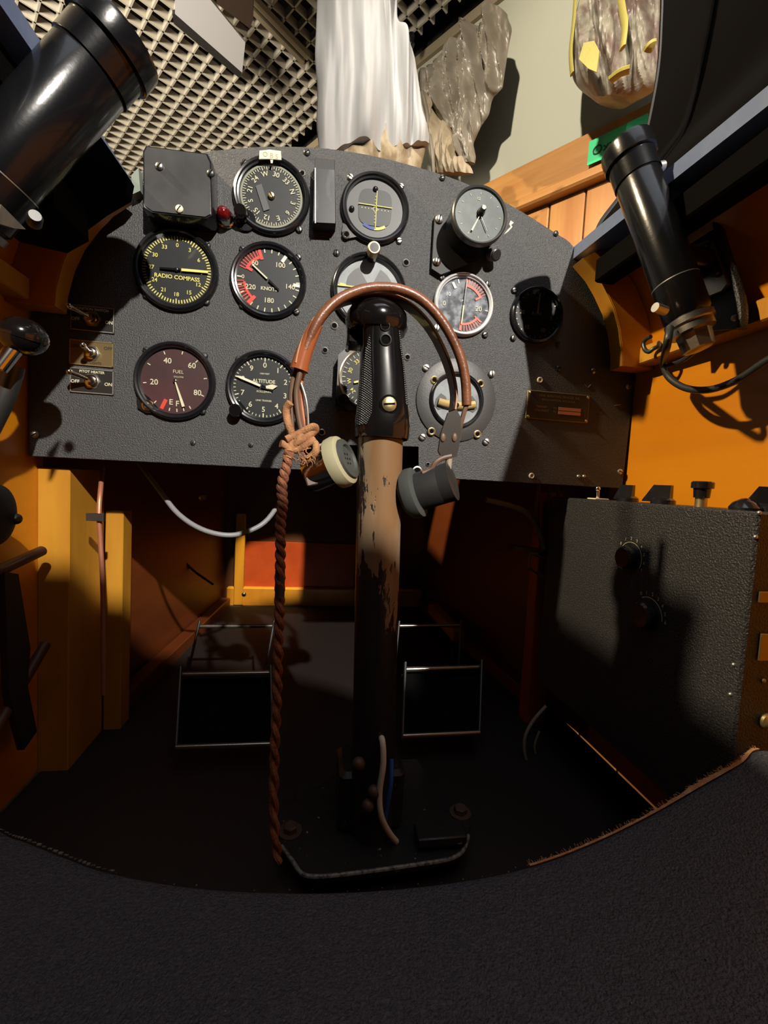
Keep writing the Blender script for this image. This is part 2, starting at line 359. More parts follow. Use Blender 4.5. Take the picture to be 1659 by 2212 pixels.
# egg-crate ceiling grille
T0 = V((-.17398, 1.26740, 1))*HC; gi = V((.02722, .02047, 0))*HC; gj = V((.02047, -.02722, 0))*HC
mb = MB().use(grille); gh = .013
def strip(p, q):
    d = (q-p).normalized(); n = V((-d.y, d.x, 0)); mb.box((p+q)/2+V((0, 0, gh)), ((q-p).length/2, .0028, gh), (d, n, V((0, 0, 1))))
for i in range(-46, 5): strip(T0+gi*i+gj*(-52), T0+gi*i+gj*34)
for j in range(-52, 35): strip(T0+gi*(-46)+gj*j, T0+gi*4.5+gj*j)
struct(mb.build('ceiling', grille))
def gp(px, py, h): return hZ(px, py, h)
# lath rail, grey plate with dark gap, brown box under the grille
t = thing('ceiling_rail', gp(610, 75, 1.43), 'tan double rail fixed under the ceiling grille left of white garment', 'rail')
A, B = gp(548, 10, 1.432), gp(661, 127, 1.432); d = (B-A).normalized(); n = V((-d.y, d.x, 0)); B0 = A-d*.25
for s_ in (-1, 1): MB().use(tan).box((B0+B)/2+n*.013*s_, ((B-B0).length/2, .008, .009), (d, n, V((0, 0, 1)))).build('rail_bar', tan, t)
MB().use(dsteel).box((B0+B)/2+V((0, 0, .004)), ((B-B0).length/2-.01, .006, .005), (d, n, V((0, 0, 1)))).build('rail_groove', dsteel, t)
q = [gp(*p, 1.36) for p in ((378, 30), (523, 157), (530, 92), (455, 0), (440, -60), (378, -60))]
t = thing('ceiling_plate', q[0], 'pale grey metal plate hung below the ceiling grille at top', 'plate')
MB().use(ventg).prism(q, (0, 0, .006)).build('plate', ventg, t)
for p in ((408, -10), (456, 8)): MB().use(alu).cyl(gp(*p, 1.362), gp(*p, 1.362)+V((0, 0, .09)), .004).build('hanger_rod', alu, t)
q = [gp(*p, 1.435) for p in ((372, 30), (376, 52), (517, 169), (525, 150), (400, 30))]
tag(MB().use(deckm).prism(q, (0, 0, .012)).build('grille_slot', deckm), 'black slot strip in the ceiling grille behind grey plate', 'slot')
q = [gp(*p, 1.30) for p in ((465, -60), (468, 8), (540, 62), (547, 40), (545, -60))]
tag(MB().use(brownbox).prism(q, (0, 0, .10)).build('speaker_box', brownbox), 'dark brown box hanging under ceiling grille beside grey plate', 'box')
tag(MB().use(gloss).lathe(gp(888, 97, 1.42), (0, 0, -1), [(.012, -.03), (.012, 0), (.008, .008), (.001, .012)], 20).build('ceiling_sensor', gloss), 'small dark ceiling stud at the grille edge beside white garment', 'stud')
# wainscot on the gallery wall
zt = (hW(1050, 400).z+hW(1395, 262).z)/2; zb = zt-.098
AX2 = (EI, EJ, V((0, 0, 1)))
struct(MB().use(pineH).rbox(wp(WS-.016, 0, (zt+zb)/2), (.016, 3.9, (zt-zb)/2), .004, AX2).build('trim_2', pineH))
struct(MB().use(pineH).rbox(wp(WS-.022, 0, zb-.012), (.022, 3.9, .014), .005, AX2).build('trim_3', pineH))
mb = MB().use(pine); e0 = hW(1190, 470).dot(EJ); e1 = hW(1268, 440).dot(EJ); st = abs(e1-e0)
k0 = int((e0+3.9)/st)
for k in range(-k0, int((3.9-e0)/st)+1):
    mb.rbox(wp(WS-.007, e0+(k+.5)*st, (zf+zb-.02)/2), (.007, st/2-.0018, (zb-.02-zf)/2), .003, AX2)
struct(mb.build('trim_4', pine))
# green card pinned over the rail
q = [hW(*p, .05) for p in ((1268, 358), (1273, 306), (1400, 244), (1400, 300))]
t = thing('exhibit_card', q[0], 'bright green label card pinned to the pine rail behind right lamp', 'card')
MB().use(green).prism(q, EI*.0015).build('card', green, t)
mb = MB().use(inkm); ur = (q[2]-q[1]).normalized(); uu = (q[1]-q[0]).normalized()
text(mb, 'Oxygen', hW(1324, 308, .052), .030, 0, ur, uu, .0); mb.build('lettering', inkm, t)

# ------------------------------------------------------------------ hanging garments
def interp(pts, y):
    if y <= pts[0][1]: return pts[0][0]
    for (x0, y0), (x1, y1) in zip(pts, pts[1:]):
        if y <= y1: return x0+(x1-x0)*(y-y0)/(y1-y0)
    return pts[-1][0]
def ridge(x): return 1-abs(math.sin(x))
def cloth(name, m, Lp, Rp, P, nrm, thick, folds, seed, parent=None, rows=90, cols=110, crumple=.3, crs=14, hem=None, soft=True):
    y0, y1 = Lp[0][1], Lp[-1][1]; rw = []; rnd = random.Random(seed); ph = [rnd.uniform(0, 6.3) for _ in range(8)]; tw = sum(interp(Rp, y0+(y1-y0)*i/20)-interp(Lp, y0+(y1-y0)*i/20) for i in range(21))/21
    for i in range(rows+1):
        v = i/rows; y = y0+(y1-y0)*v; sm_ = (y1-y0)*.03; xl, xr = [sum(interp(Q_, min(max(y+k_*sm_, y0), y1)) for k_ in (-1, -.5, 0, .5, 1))/5 for Q_ in (Lp, Rp)]; row = []
        for side in (0, 1):
            for k in range(cols):
                t = k/cols if side == 0 else 1-k/cols
                yy = y+(hem(t)*v**6 if hem else 0)
                p = P(xl+(xr-xl)*t, yy)
                e = max(0, math.sin(pi*t))**.6; tf = (xl+(xr-xl)*t)/tw
                f = 0
                for q, (fr, am, dr) in enumerate(folds):
                    a_ = pi*fr*tf+ph[q]+dr*(v-.5)+.9*noise.noise(V((tf*1.5, v*2+q, seed))); f += am*((.5+.5*math.cos(2*a_) if soft else ridge(a_))-.4)
                f += crumple*(noise.fractal(V((tf*crs*.55, v*crs*.25, seed)), .8, 2.0, 4))
                row.append(p+nrm*((thick*(1-.6*v**8)*e*(1+f)) if side == 0 else -thick*.5*e))
        rw.append(row)
    mb = MB().use(m); mb.grid(rw, True, True); n = len(rw[0]); b = len(mb.v)
    for i in (0, rows): mb.f.append([i*n+k for k in range(n)]); mb.mi.append(0); mb.sm.append(False)
    return mb.build(name, m, parent)
vw = V((0, -1, -.1)).normalized()
P1 = lambda x, y: hY(x, y, 1.06)
g = thing('white_garment', P1(800, 350), 'white cotton garment hanging with gathered hems and aged lining showing', 'garment')
cloth('left_leg', whitec, [(690, -140), (683, 60), (680, 120), (686, 200), (683, 270), (690, 330)], [(830, -140), (838, 60), (843, 150), (840, 215), (838, 255), (838, 300)], P1, vw, .045, [(1.6, .9, 1.5), (3.1, .5, -2)], 3, g, crumple=.3, crs=4, hem=lambda t: -18*math.sin(pi*min(1, max(0, (t-.25)/.6))))
cloth('right_leg', whitec, [(800, -140), (812, 60), (818, 150), (820, 220), (825, 280), (835, 330)], [(858, -140), (858, 50), (895, 120), (905, 190), (912, 255), (927, 300)], P1, vw, .040, [(1.3, .9, 1.2), (2.7, .5, -1.8)], 9, g, crumple=.3, crs=4, hem=lambda t: -20*t)
P1b = lambda x, y: hY(x, y, 1.075)
cloth('lining', beigec, [(722, 270), (728, 300), (736, 380)], [(925, 270), (922, 310), (905, 380)], P1b, vw, .03, [(3, .5, 1), (6, .3, -1)], 5, g, rows=30, crumple=.2, crs=8)
P2 = lambda x, y: hW(x, y, .13)
vn = (-EI+V((0, 0, -.15))).normalized()
g = thing('silver_garment', P2(1000, 370), 'crumpled silver grey fabric garment hanging against cream wall', 'garment')
cloth('body', silverc, [(1055, 30), (1040, 62), (1010, 80), (975, 92), (950, 130), (930, 150), (905, 160), (903, 250), (935, 272), (945, 280)], [(1095, 36), (1106, 60), (1098, 105), (1090, 160), (1085, 196), (1072, 200), (1063, 215), (1056, 250), (1040, 270), (1032, 285)], P2, vn, .05, [(2.6, .9, 1.6), (5.3, .6, -2.2), (9, .25, 3)], 21, g, crumple=.45, crs=12, rows=120, soft=False)
cloth('tail', silverc, [(990, 225), (978, 262), (982, 300), (985, 330), (1000, 352)], [(1035, 225), (1040, 270), (1022, 310), (1028, 340), (1022, 362)], lambda x, y: hW(x, y, .15), vn, .03, [(2, .8, 2), (4, .5, 3)], 23, g, rows=60, crumple=.4, crs=10, soft=False)
cloth('lower_fold', beigec, [(912, 215), (918, 262), (925, 330), (935, 375)], [(945, 215), (975, 280), (995, 320), (1022, 370)], lambda x, y: hW(x, y, .15), vn, .03, [(2, .7, 2), (5, .4, 3)], 29, g, rows=60, crumple=.4, crs=8)
MB().use(silverc).tube([hW(912, 200, .19), hW(922, 240, .19), (hW(926, 280, .19)), hW(934, 330, .19), hW(936, 380, .19)], .006, 8).build('drawstring', silverc, g)
g = thing('survival_pouch', hW(1330, 215, .13), 'stained grey and yellow fabric pouch hanging on the wall beside hood', 'pouch')
P3 = lambda x, y: hW(x, y, .13)
cloth('bag', pouchm, [(1262, -120), (1252, 20), (1236, 90), (1233, 150), (1240, 180), (1262, 204), (1290, 218)], [(1440, -120), (1440, 20), (1440, 90), (1438, 150), (1432, 175), (1400, 205), (1345, 219)], P3, vn, .075, [(1.5, .35, 2), (3, .3, -3)], 31, g, crumple=.45, crs=9)
MB().use(yellowc).prism([hW(*p, .235) for p in ((1252, 130), (1262, 95), (1285, 90), (1296, 112), (1290, 158), (1272, 150))], vn*.004).build('yellow_patch', yellowc, g)
MB().use(yelloww).tube([hW(1246, -40, .17), hW(1240, 40, .17), hW(1233, 110, .17), hW(1236, 160, .17)], .007, 8, el=(1, .4)).build('edge_webbing', yelloww, g)
MB().use(yelloww).tube([hW(1338, -20, .22), hW(1346, 30, .225), hW(1350, 60, .23), hW(1345, 104, .23)], .009, 8, el=(1, .4)).build('strap', yelloww, g)
for k, (a, b) in enumerate((((1320, 172), (1360, 150)), ((1398, 110), (1412, 98)))): MB().use(yellowc).tube([hW(*a, .228), hW((a[0]+b[0])/2, (a[1]+b[1])/2-4, .232), hW(*b, .228)], .010, 8, el=(1, .5)).build('yellow_piping', yellowc, g)

# ================================================================== the trainer fuselage
XC = .048
def sx(s, x): return XC+s*x
fus = thing('trainer_fuselage', (XC, .35, -.36), 'wooden trainer cockpit shell with orange plywood sides and blue rims', 'cockpit shell')
sec = [(.262, .277), (.285, .262), (.307, .238), (.323, .210), (.333, .178), (.338, .150), (.338, -.02), (.338, -.34)]
def hwid(y): return 1.0 if y < .55 else 1.0-.20*(y-.55)/.65
def zrim(y): return 1.0 if y > .3 else 1-.03*(.3-y)
for s, nm in ((-1, 'side_skin'), (1, 'side_skin')):
    rows = []
    for ys, mm, nm_ in (([-.5, -.2, .1, .3, .45, .53], woodO, 'side_skin'), ([.53, .56, .7, .9, 1.05, 1.2], woodR, 'forward_skin')):  # forward part of the skin has a darker red-brown colour
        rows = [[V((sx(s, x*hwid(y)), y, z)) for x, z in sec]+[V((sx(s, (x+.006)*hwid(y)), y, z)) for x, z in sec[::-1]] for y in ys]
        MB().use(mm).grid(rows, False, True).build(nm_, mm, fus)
    # rim board (blue), inner edge vertical
    rows = []
    for y in (-.5, -.2, .1, .3, .45, .508):
        dz = -.012*max(0, (.5-y)/.3)
        dz = max(dz, -.022)
        rows.append([V((sx(s, .2425), y, .276+dz)), V((sx(s, .2425), y, .290+dz)), V((sx(s, .300), y, .296+dz)), V((sx(s, .300), y, .270+dz))])
    MB().use(bluer).grid(rows, False, True).build('rim', bluer, fus)
    MB().use(hoodm).rbox(V((sx(s, .2640), .0, .249)), (.012, .47, .013), .002).build('rim_shade_strip', hoodm, fus)  # black strip added below the rim to shade the skin
    MB().use(woodY).rbox(V((sx(s, .327), .0, .162)), (.0105, .47, .010), .0015).build('longeron', woodY, fus)
    # curved former just behind the panel face
    ri = [(.238, .262), (.255, .248), (.268, .232), (.281, .212), (.290, .190), (.296, .165), (.297, .149)]
    ro = [(.262, .277), (.284, .262), (.305, .238), (.321, .212), (.331, .185), (.336, .165), (.337, .149)]
    pts = [V((sx(s, x), .470, z)) for x, z in ri+ro[::-1]]
    MB().use(woodO).prism(pts, (0, .022, 0)).build('former_rib', woodO, fus)
    st_ = [V((sx(s, x-.0012), .4705, z)) for x, z in ri]
    rows = [[p, p+V((0, .020, 0)), p+V((s*.0012, .020, 0)), p+V((s*.0012, 0, 0))] for p in st_]
    MB().use(woodY).grid(rows, False, True).build('rib_capping', woodY, fus)
MB().use(cockfloor).box((XC, .35, -.352), (.335, .86, .012)).build('floor_panel', cockfloor, fus)
MB().use(woodD).box((XC, 1.212, -.03), (.30, .010, .33)).build('firewall', woodD, fus)
a, b = hY(528, 1240, 1.199).x, hY(765, 1240, 1.199).x; MB().use(orangew).box(((a+b)/2, 1.199, -.248), ((b-a)/2, .003, .075)).build('firewall_lit_patch', orangew, fus)  # red board cut to the lit area; pool of light put into its colour
MB().use(woodY).rbox((XC, 1.188, -.318), (.262, .010, .024), .002).build('firewall_ledge', woodY, fus)
MB().use(woodY).rbox((hY(518, 1200, 1.18).x, 1.185, -.22), (.012, .010, .12), .002).build('firewall_stud', woodY, fus)
for s in (-1, 1):
    A, B = V((sx(s, .31), .62, -.33)), V((sx(s, .262), 1.17, -.33)); d = (B-A).normalized()
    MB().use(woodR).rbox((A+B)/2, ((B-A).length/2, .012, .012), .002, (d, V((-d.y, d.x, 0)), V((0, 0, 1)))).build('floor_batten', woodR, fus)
tp = [V((XC+.337*math.cos(a), -.35, .20+.30*max(0, math.sin(a))**.55)) for a in [pi*k/20 for k in range(21)]]
MB().use(hoodm).prism([V((XC-.337, -.35, -.34))]+tp[::-1]+[V((XC+.337, -.35, -.34))], (0, -.03, 0)).build('key_light_block', hoodm, fus)  # unseen arched board added behind the camera to cut off the key light
# nose deck above the footwell, behind the panel
for yy in ((.508, .65, .86), (.945, 1.1, 1.215)):      # two covers; the open gap is added to let nose_spot reach the firewall
    mb = MB().use(bluer); sh = []
    for o_ in (0, .006):
        sh.append([[V((XC+(.325-o_)*hwid(y)*math.cos(a), y, .10+(.24-o_)*math.sin(a)*(1-.5*(y-.5)))) for a in [pi*k/16 for k in range(17)]] for y in yy])
    mb.grid([a_+b_[::-1] for a_, b_ in zip(*sh)], True, True).build('nose_deck', bluer, fus)
for k0_, k1_ in ((0, 9), (12, 16)):                # cover either side of the added light gap
    mb = MB().use(bluer); sh = []
    for o_ in (0, .006):
        sh.append([[V((XC+(.325-o_)*hwid(y)*math.cos(a), y, .10+(.24-o_)*math.sin(a)*(1-.5*(y-.5)))) for a in [pi*k/16 for k in range(k0_, k1_+1)]] for y in (.86, .945)])
    mb.grid([a_+b_[::-1] for a_, b_ in zip(*sh)], True, True).build('nose_deck', bluer, fus)
# posts below the panel, left
a, b = hY(80, 990, .52), hY(151, 1000, .52)
MB().use(woodY).rbox(((a.x+b.x)/2, .56, -.175), ((b.x-a.x)/2, .040, .172), .0012).build('post', woodY, fus)
a, b = hY(226, 1090, .60), hY(266, 1090, .60)
MB().use(woodY).rbox(((a.x+b.x)/2, .615, -.200), ((b.x-a.x)/2, .014, .147), .0012).build('post', woodY, fus)
a = hX(1175, 1320, .345); 
a, b = hY(1153, 1320, .58), hY(1195, 1320, .58)
MB().use(orangew).rbox(((a.x+b.x)/2, .59, -.17), ((b.x-a.x)/2, .012, .17), .0012).build('post', orangew, fus)
# ------------------------------------------------------------------ hood (open, hinged outside the right rim)
hp = [(1278, 520), (1292, 488), (1330, 438), (1362, 392), (1385, 320), (1400, 255), (1414, 180), (1421, 120), (1424, 60), (1426, 0), (1426, -120), (1410, -300)]
h0 = crom([hY(*p, .56) for p in hp], 4)
mb = MB().use(hoodm); rows = [[p+V((0, -y, 0)) for p in h0] for y in (0, .1, .2, .29)]
rows2 = [[p+V((.014, -y, .004)) for p in h0] for y in (0, .1, .2, .29)]
mb.grid([a_+b_[::-1] for a_, b_ in zip(rows, rows2)], True, True)
g = thing('cockpit_hood', h0[0], 'large black curved hood standing open outside the right rim', 'hood')
mb.build('hood_shell', hoodm, g)
o = MB().use(hoodedge).tube([p+V((.007, -.004, .002)) for p in h0], .0085, 8, 1, el=(.5, 1)).build('hood_edge', hoodedge, g)
h1 = [p+V((-.006, -.09, 0)) for p in h0]
MB().use(hoodm).tube(h1, .003, 8, 1).build('hood_rib', hoodm, g)

# ================================================================== instrument panel
out = [(62, 985), (62, 690), (92, 612), (140, 520), (215, 432), (300, 370), (330, 351), (400, 334), (500, 320), (600, 315), (700, 319), (800, 334), (900, 359), (1000, 392), (1100, 440), (1200, 502), (1240, 532), (1300, 620), (1345, 710), (1375, 800), (1345, 1055), (905, 1031), (905, 966), (655, 960), (655, 1016)]
arc = crom([PX(*p) for p in out[1:20]], 4)
pts = [PX(*out[0])]+arc+[PX(*p) for p in out[20:]]
pan = thing('instrument_panel', PX(703, 1020), 'black crackle painted instrument panel with arched top and square notch', 'instrument panel')
# bevelled slab: front face inset slightly
cen = V((XC, .5, .15))
mb = MB().use(crackle); n = len(pts)
rowsP = [[p+V((0, .006, 0)) for p in pts], [p+V((0, .0012, 0)) for p in pts], [p+(cen-p).normalized()*.0009 for p in pts]]
mb.grid(rowsP, False, True); mb.f.append([2*n+i for i in range(n)]); mb.mi.append(0); mb.sm.append(False); mb.f.append([i for i in range(n)][::-1]); mb.mi.append(0); mb.sm.append(False)
mb.build('panel_plate', crackle, pan)
for x, y, m, r in [(663, 330, dsteel, .0034), (955, 384, dsteel, .0036), (1200, 505, dsteel, .0032), (1206, 796, dsteel, .0034), (1281, 802, steel, .0034), (1356, 835, alu, .0036), (1339, 1019, alu, .0034), (1249, 1029, alu, .0022), (1261, 1029, alu, .0022), (76, 939, alu, .0038), (727, 547, dsteel, .0036), (1204, 742, dsteel, .0028)]:
    screw(pan, PX(x, y), r, m, 'panel_screw', .0024, random.uniform(0, 3))
for x, y in [(1166, 821), (1148, 1028)]: eyelet(pan, PX(x, y), .0036, cream, 'panel_rivet', .25)
for x, y in [(417, 957), (542, 961)]: screw(pan, PX(x, y), .0028, dsteel, 'panel_screw', .0016, 1, True)
for x, y, r in [(877, 568, .0042), (722, 704, .0042), (702, 757, .0036), (880, 772, .0038), (695, 934, .0040), (924, 1003, .0026), (653, 375, .0034), (901, 1018, .0062)]: eyelet(pan, PX(x, y), r, alu, 'eyelet', .62)
mb = MB().use(ivory)     # chipped paint scratch beside the clock
mb.add([PX(*p, .0003) for p in ((1096, 497), (1103, 490), (1100, 484), (1103, 476), (1110, 481), (1104, 486), (1107, 490), (1098, 500), (1089, 506))], [(0, 1, 2, 3, 4, 5, 6, 7, 8)]); mb.build('paint_chip', ivory, pan)
mb = MB().use(alu)
for a_, b_ in (((1263, 830), (1268, 836)), ((1276, 831), (1270, 837)), ((1328, 876), (1341, 874))):
    mb.tube([PX(*a_, .0003), PX(*b_, .0003)], .0005, 6, 1)
mb.build('scratch', alu, pan)

# ------------------------------------------------------------------ instruments
G = 'round instruments on the panel'
RS = .0405
# radio compass
t, D, c = gauge('radio_compass', 383, 585, .0415, 'radio compass dial with yellow marks and numbers 0 to 33', 'instrument', screws=[(448, 531), (317, 639), (446, 653), (322, 520)])
mb = MB().use(yellow)
for k in range(72): D.tick(mb, k*5, .0300 if k % 6 else .0285, .0335, .0011)
for k in range(12): D.num(mb, str(k*3), .0245, k*30, .0056)
D.word(mb, 'RADIO COMPASS', .0005, -.0075, .0056, bold=.02, sx=1.02); mb.build('markings', yellow, t)
D.needle(88, .005, .031, .0026, .0024, t, yellow, label='thick yellow needle'); D.needle(268, -.004, .016, .0022, .0016, t, gloss, 'needle_tail')
screw(t, D.p(0, 0), .0022, gloss, 'hub', .003, slot=False)
# airspeed
t, D, c = gauge('airspeed_indicator', 581, 608, .0395, 'airspeed dial reading in knots with red painted arrows', 'instrument', screws=[(524, 540), (644, 557), (524, 661), (640, 674)])
mb = MB().use(ivory)
for a, st in ((33, '100'), (100, '140'), (178, '180'), (-115, '220')): D.num(mb, st, .0205 if st != '140' else .0225, a, .0072)
D.num(mb, '0', .0265, 272, .0058); D.num(mb, '60', .022, -42, .0068)
D.word(mb, 'KNOTS', .0005, -.0085, .0052, bold=.02)
for a in range(-10, 265, 14): D.tick(mb, a, .0285, .0325, .0012)
D.tick(mb, 272, .028, .0325, .0014); mb.use(white); D.tick(mb, 32, .0245, .0325, .0036, .0006); D.tick(mb, 93, .0255, .0325, .0034, .0006); mb.build('markings', ivory, t)
mb = MB().use(redp)
D.arc(mb, 296, 338, .0235, .0265); D.arc(mb, 218, 262, .0240, .0265)
for a in range(292, 344, 6): D.tick(mb, a, .0255, .0328, .0011, .0005)
for a in range(216, 266, 6): D.tick(mb, a, .0255, .0328, .0010, .0005)
D.tick(mb, 340, .022, .032, .0034, .0006); D.tick(mb, 218, .022, .0325, .0034, .0006); D.tick(mb, 296, .019, .026, .003, .0006); mb.build('red_arrows', redp, t)['label'] = 'hand painted red arrow arcs'
D.needle(309, .002, .022, .0016, .0014, t, ivory); D.needle(129, 0, .014, .0022, .0016, t, gloss, 'needle_tail')
# course indicator (OBS)
t, D, c = gauge('course_indicator', 587, 426, .0395, 'compass card dial with pale ring and cream OBS tab above', 'instrument', screws=[(528, 353), (646, 497), (521, 493)])
mm = mat('aged_ring', (.30, .30, .22), .6); mb = MB().use(mm); D.arc(mb, 0, 360, .0298, .0318, 72); mb.use(ivory)
for k in range(72): D.tick(mb, k*5+3, .0262 if k % 2 else .0275, .0295, .0007)
for k, st in enumerate(['30', '33', 'N', '3', '6', 'E', '12', '15', 'S', '21', '24', 'W']):
    a = 10+30*k; D.num(mb, st, .0222, a, .0070, turn=a)
mb.build('markings', ivory, t)
mb = MB().use(dialgrey); q = [D.c+V((x, -D.d-.0008, z)) for x, z in ((-.0165, .0075), (-.0105, .0105), (-.0015, -.0135), (-.0075, -.0165))]; mb.prism(q, FR*.0002); mb.build('translucent_tape', dialgrey, t)
screw(t, D.p(0, 0, 0), .0036, brass, 'hub', .0035, 2.2)
mb = MB().use(bake); kp = PX(523, 470, .001); mb.lathe(kp, FR, [(.0075, 0), (.0075, .004), (.0062, .005), (.0062, .014), (.0055, .015)], 28); mb.build('adjuster_knob', bake, t)
mb = MB().use(gloss); mb.cyl(PX(530, 478), PX(530, 478)+FR*.003, .011); mb.build('knob_lug', gloss, t)
lab = thing('paper_tab', PX(584, 336), 'small cream tab lettered OBS above the compass card dial', 'label')
q = [PX(*p, .0068) for p in ((561, 327), (583, 325), (607, 328), (608, 347), (586, 345), (560, 345))]; MB().use(cream).prism(q, FR*.0012).build('tab', cream, lab)
MB().use(cream).prism([PX(*p, .0070) for p in ((584, 346), (590, 346), (589, 353), (585, 353))], FR*.0006).build('pointer_stub', cream, lab)
mb = MB().use(dbrass); text(mb, 'O B S', PX(584, 336, .0082), .0066, .03, bold=.0); mb.build('lettering', dbrass, lab)
# ILS / nav
t, D, c = gauge('navigation_indicator', 810, 453, .0375, 'grey faced dial with crossed yellow needles and blue yellow arc', 'instrument', dm=dialgrey, screws=[(757, 384), (866, 404), (862, 521)], sm=steel)
q = []
for k in range(40):
    a = 2*pi*k/40; ca, sa = math.cos(a), math.sin(a); rr = .0195/max(abs(ca)**4+abs(sa)**4, .3)**.25*.93; q.append(D.c+V((rr*ca, -D.d-.0004, rr*sa*1.05+.001)))
MB().use(dial).prism(q, FR*.0001).build('window', dial, t)
mb = MB().use(yellow)
for k in range(-4, 5):
    if k: mb.lathe(D.c+V((k*.0036, -D.d-.0008, -.0008)), FR, [(.0006, 0), (.00001, .0001)], 10, cap=False); mb.lathe(D.c+V((0, -D.d-.0008, k*.0034-.001)), FR, [(.0006, 0), (.00001, .0001)], 10, cap=False)
for k in range(24):
    a, b = k*15, k*15+15; mb.add([D.c+V((r*math.sin(R(x)), -D.d-.0009, r*math.cos(R(x))-.0008)) for r, x in ((.002, a), (.0026, a), (.0026, b), (.002, b))], [(0, 1, 2, 3)])
D.arc(mb, 180, 146, .0195, .0225, e=.0006); mb.use(bluep); D.arc(mb, 214, 180, .0195, .0225, e=.0006); mb.build('markings', yellow, t)
mb = MB().use(yellow); mb.box(D.c+V((.001, -D.d-.0016, .0)), (.0004, .0002, .0205)); mb.build('vertical_needle', yellow, t)
mb = MB().use(yellow); mb.box(D.c+V((0, -D.d-.0016, .0025)), (.0185, .0002, .0004)); mb.build('horizontal_needle', yellow, t)
for x, y in ((811, 409), (760, 451)): mb = MB().use(gloss); mb.ball(PX(x, y, .002), .003, 16); mb.build('face_stud', gloss, t)
MB().use(gloss).prism([PX(*p, .0002) for p in ((741, 485), (738, 503), (752, 518), (772, 514), (765, 500))], FR*.003).build('mounting_lug', gloss, t)
eyelet(t, PX(748, 507, .0033), .0045, steel, 'lug_screw')
# attitude gyro
t, D, c = gauge('artificial_horizon', 797, 632, .0415, 'pale grey horizon dial behind leather headband with knob on top', 'instrument', dm=paleg, screws=[(866, 703)], bd=.0075, sm=steel)
mb = MB().use(dialgrey); q = [D.p(.0275, a, .0004) for a in range(-62, -22, 5)]+[D.p(.012, -20, .0004), D.p(.006, 0, .0004), D.p(.012, 22, .0004)]+[D.p(.0275, a, .0004) for a in range(24, 66, 5)]+[D.p(.0275, 95, .0004), D.p(.0275, -95, .0004)]
mb.add(q, [tuple(range(len(q)))]); mb.build('mask', dialgrey, t)
mb = MB().use(yellow); mb.box(D.c+V((-.022, -D.d-.0015, .003)), (.014, .0002, .0007)); D.tick(mb, -81, .026, .033, .0018, .001); D.tick(mb, 98, .026, .033, .0018, .001); mb.build('horizon_bar', yellow, t)
mb = MB().use(gloss); kp = PX(803, 556, .002); mb.lathe(kp, FR, [(.006, 0), (.0065, .012)], 24); mb.use(dbrass); mb.lathe(kp, FR, [(.0068, .0115), (.0068, .0205), (.0060, .0215)], 28); mb.use(dial).lathe(kp, FR, [(.0048, .0219), (.00001, .022)], 24, cap=False); mb.build('caging_knob', gloss, t)
# vertical speed
t, D, c = gauge('rate_of_climb_indicator', 1000, 660, .0352, 'white rimmed blotched dial with pink painted strokes', 'instrument', dm=blotch, bm=whitep, wid=.005, screws=[(954, 600), (1053, 614), (1047, 724)])
mb = MB().use(ivory); D.num(mb, '20', .0185, 98, .0078); D.num(mb, '0', .0225, 268, .0072); D.tick(mb, 97, .0265, .0300, .0012); mb.use(white); D.tick(mb, -31, .020, .0275, .003, .0006); D.tick(mb, -16, .024, .0285, .0014); D.num(mb, '10', .021, -62, .006)
D.num(mb, 'UP', .005, -30, .003); mb.build('markings', ivory, t)
mb = MB().use(pink); D.arc(mb, 8, 62, .0205, .0235, e=.0006); D.arc(mb, 128, 182, .0200, .0225, e=.0006)
for a in range(4, 62, 7): D.tick(mb, a, .022, .0292, .0010, .0005)
for a in range(126, 188, 7): D.tick(mb, a, .0215, .029, .0010, .0005)
D.tick(mb, 5, .018, .0285, .0022, .0007); D.tick(mb, 62, .0155, .0235, .0022, .0007); D.tick(mb, 185, .017, .0285, .0024, .0007); D.tick(mb, 128, .018, .0275, .0018, .0007); mb.build('pink_strokes', pink, t)['label'] = 'faded pink brush strokes'
D.needle(184, .001, .022, .0018, .0012, t, ivory); D.needle(4, 0, .026, .0013, .0010, t, gloss, 'needle_tail')
# RPM
t, D, c = gauge('tachometer', 1158, 682, .0325, 'small black dial lettered R.P.M. in the shade at right', 'instrument', wid=.0055, screws=[(1108, 731), (1110, 628)])
mb = MB().use(ivory)
for st, a in (('0', -4), ('5', 96), ('10', 152), ('15', 217), ('20', 275)): D.num(mb, st, .0185, a, .0062)
D.word(mb, 'R.P.M.', 0, .0015, .0050, bold=.015)
for k in range(24): D.tick(mb, k*15, .0245, .0268, .0010)
mb.build('markings', ivory, t); D.needle(3, .001, .0245, .0022, .0016, t, cream)
mb = MB().use(alu); mb.tube([PX(1203, 741, .001), PX(1208, 744, .001)], .0008, 6, 1); mb.build('screw_remains', alu, t)
# fuel
t, D, c = gauge('fuel_gauge', 380, 824, .0405, 'maroon tinted fuel gauge marked 20 to 80 with E and F', 'instrument', dm=dialm, screws=[(317, 757), (442, 770), (438, 889)])
mb = MB().use(ivory)
for st, a, r in (('20', 262, .021), ('40', 338, .0215), ('60', 43, .0235), ('80', 115, .0245), ('E', 190, .0225), ('F', 174, .0235)): D.num(mb, st, r, a, .0080)
D.num(mb, 'FUEL', .010, 15, .005, bold=-.005); D.word(mb, 'GALLONS', .003, .0045, .0022, bold=0)
for a in (262, 300, 338, 12, 43, 80, 115, 190, 176, 163, 150, 220): D.tick(mb, a, .0285, .0318, .0010)
mb.build('markings', ivory, t); mb = MB().use(redp); D.tick(mb, 204, .0215, .0325, .0038, .0006); mb.build('red_mark', redp, t)
D.needle(161, .001, .0275, .0012, .0030, t, ivory); screw(t, D.p(0, 0), .002, chrome, 'hub', .003, slot=False)
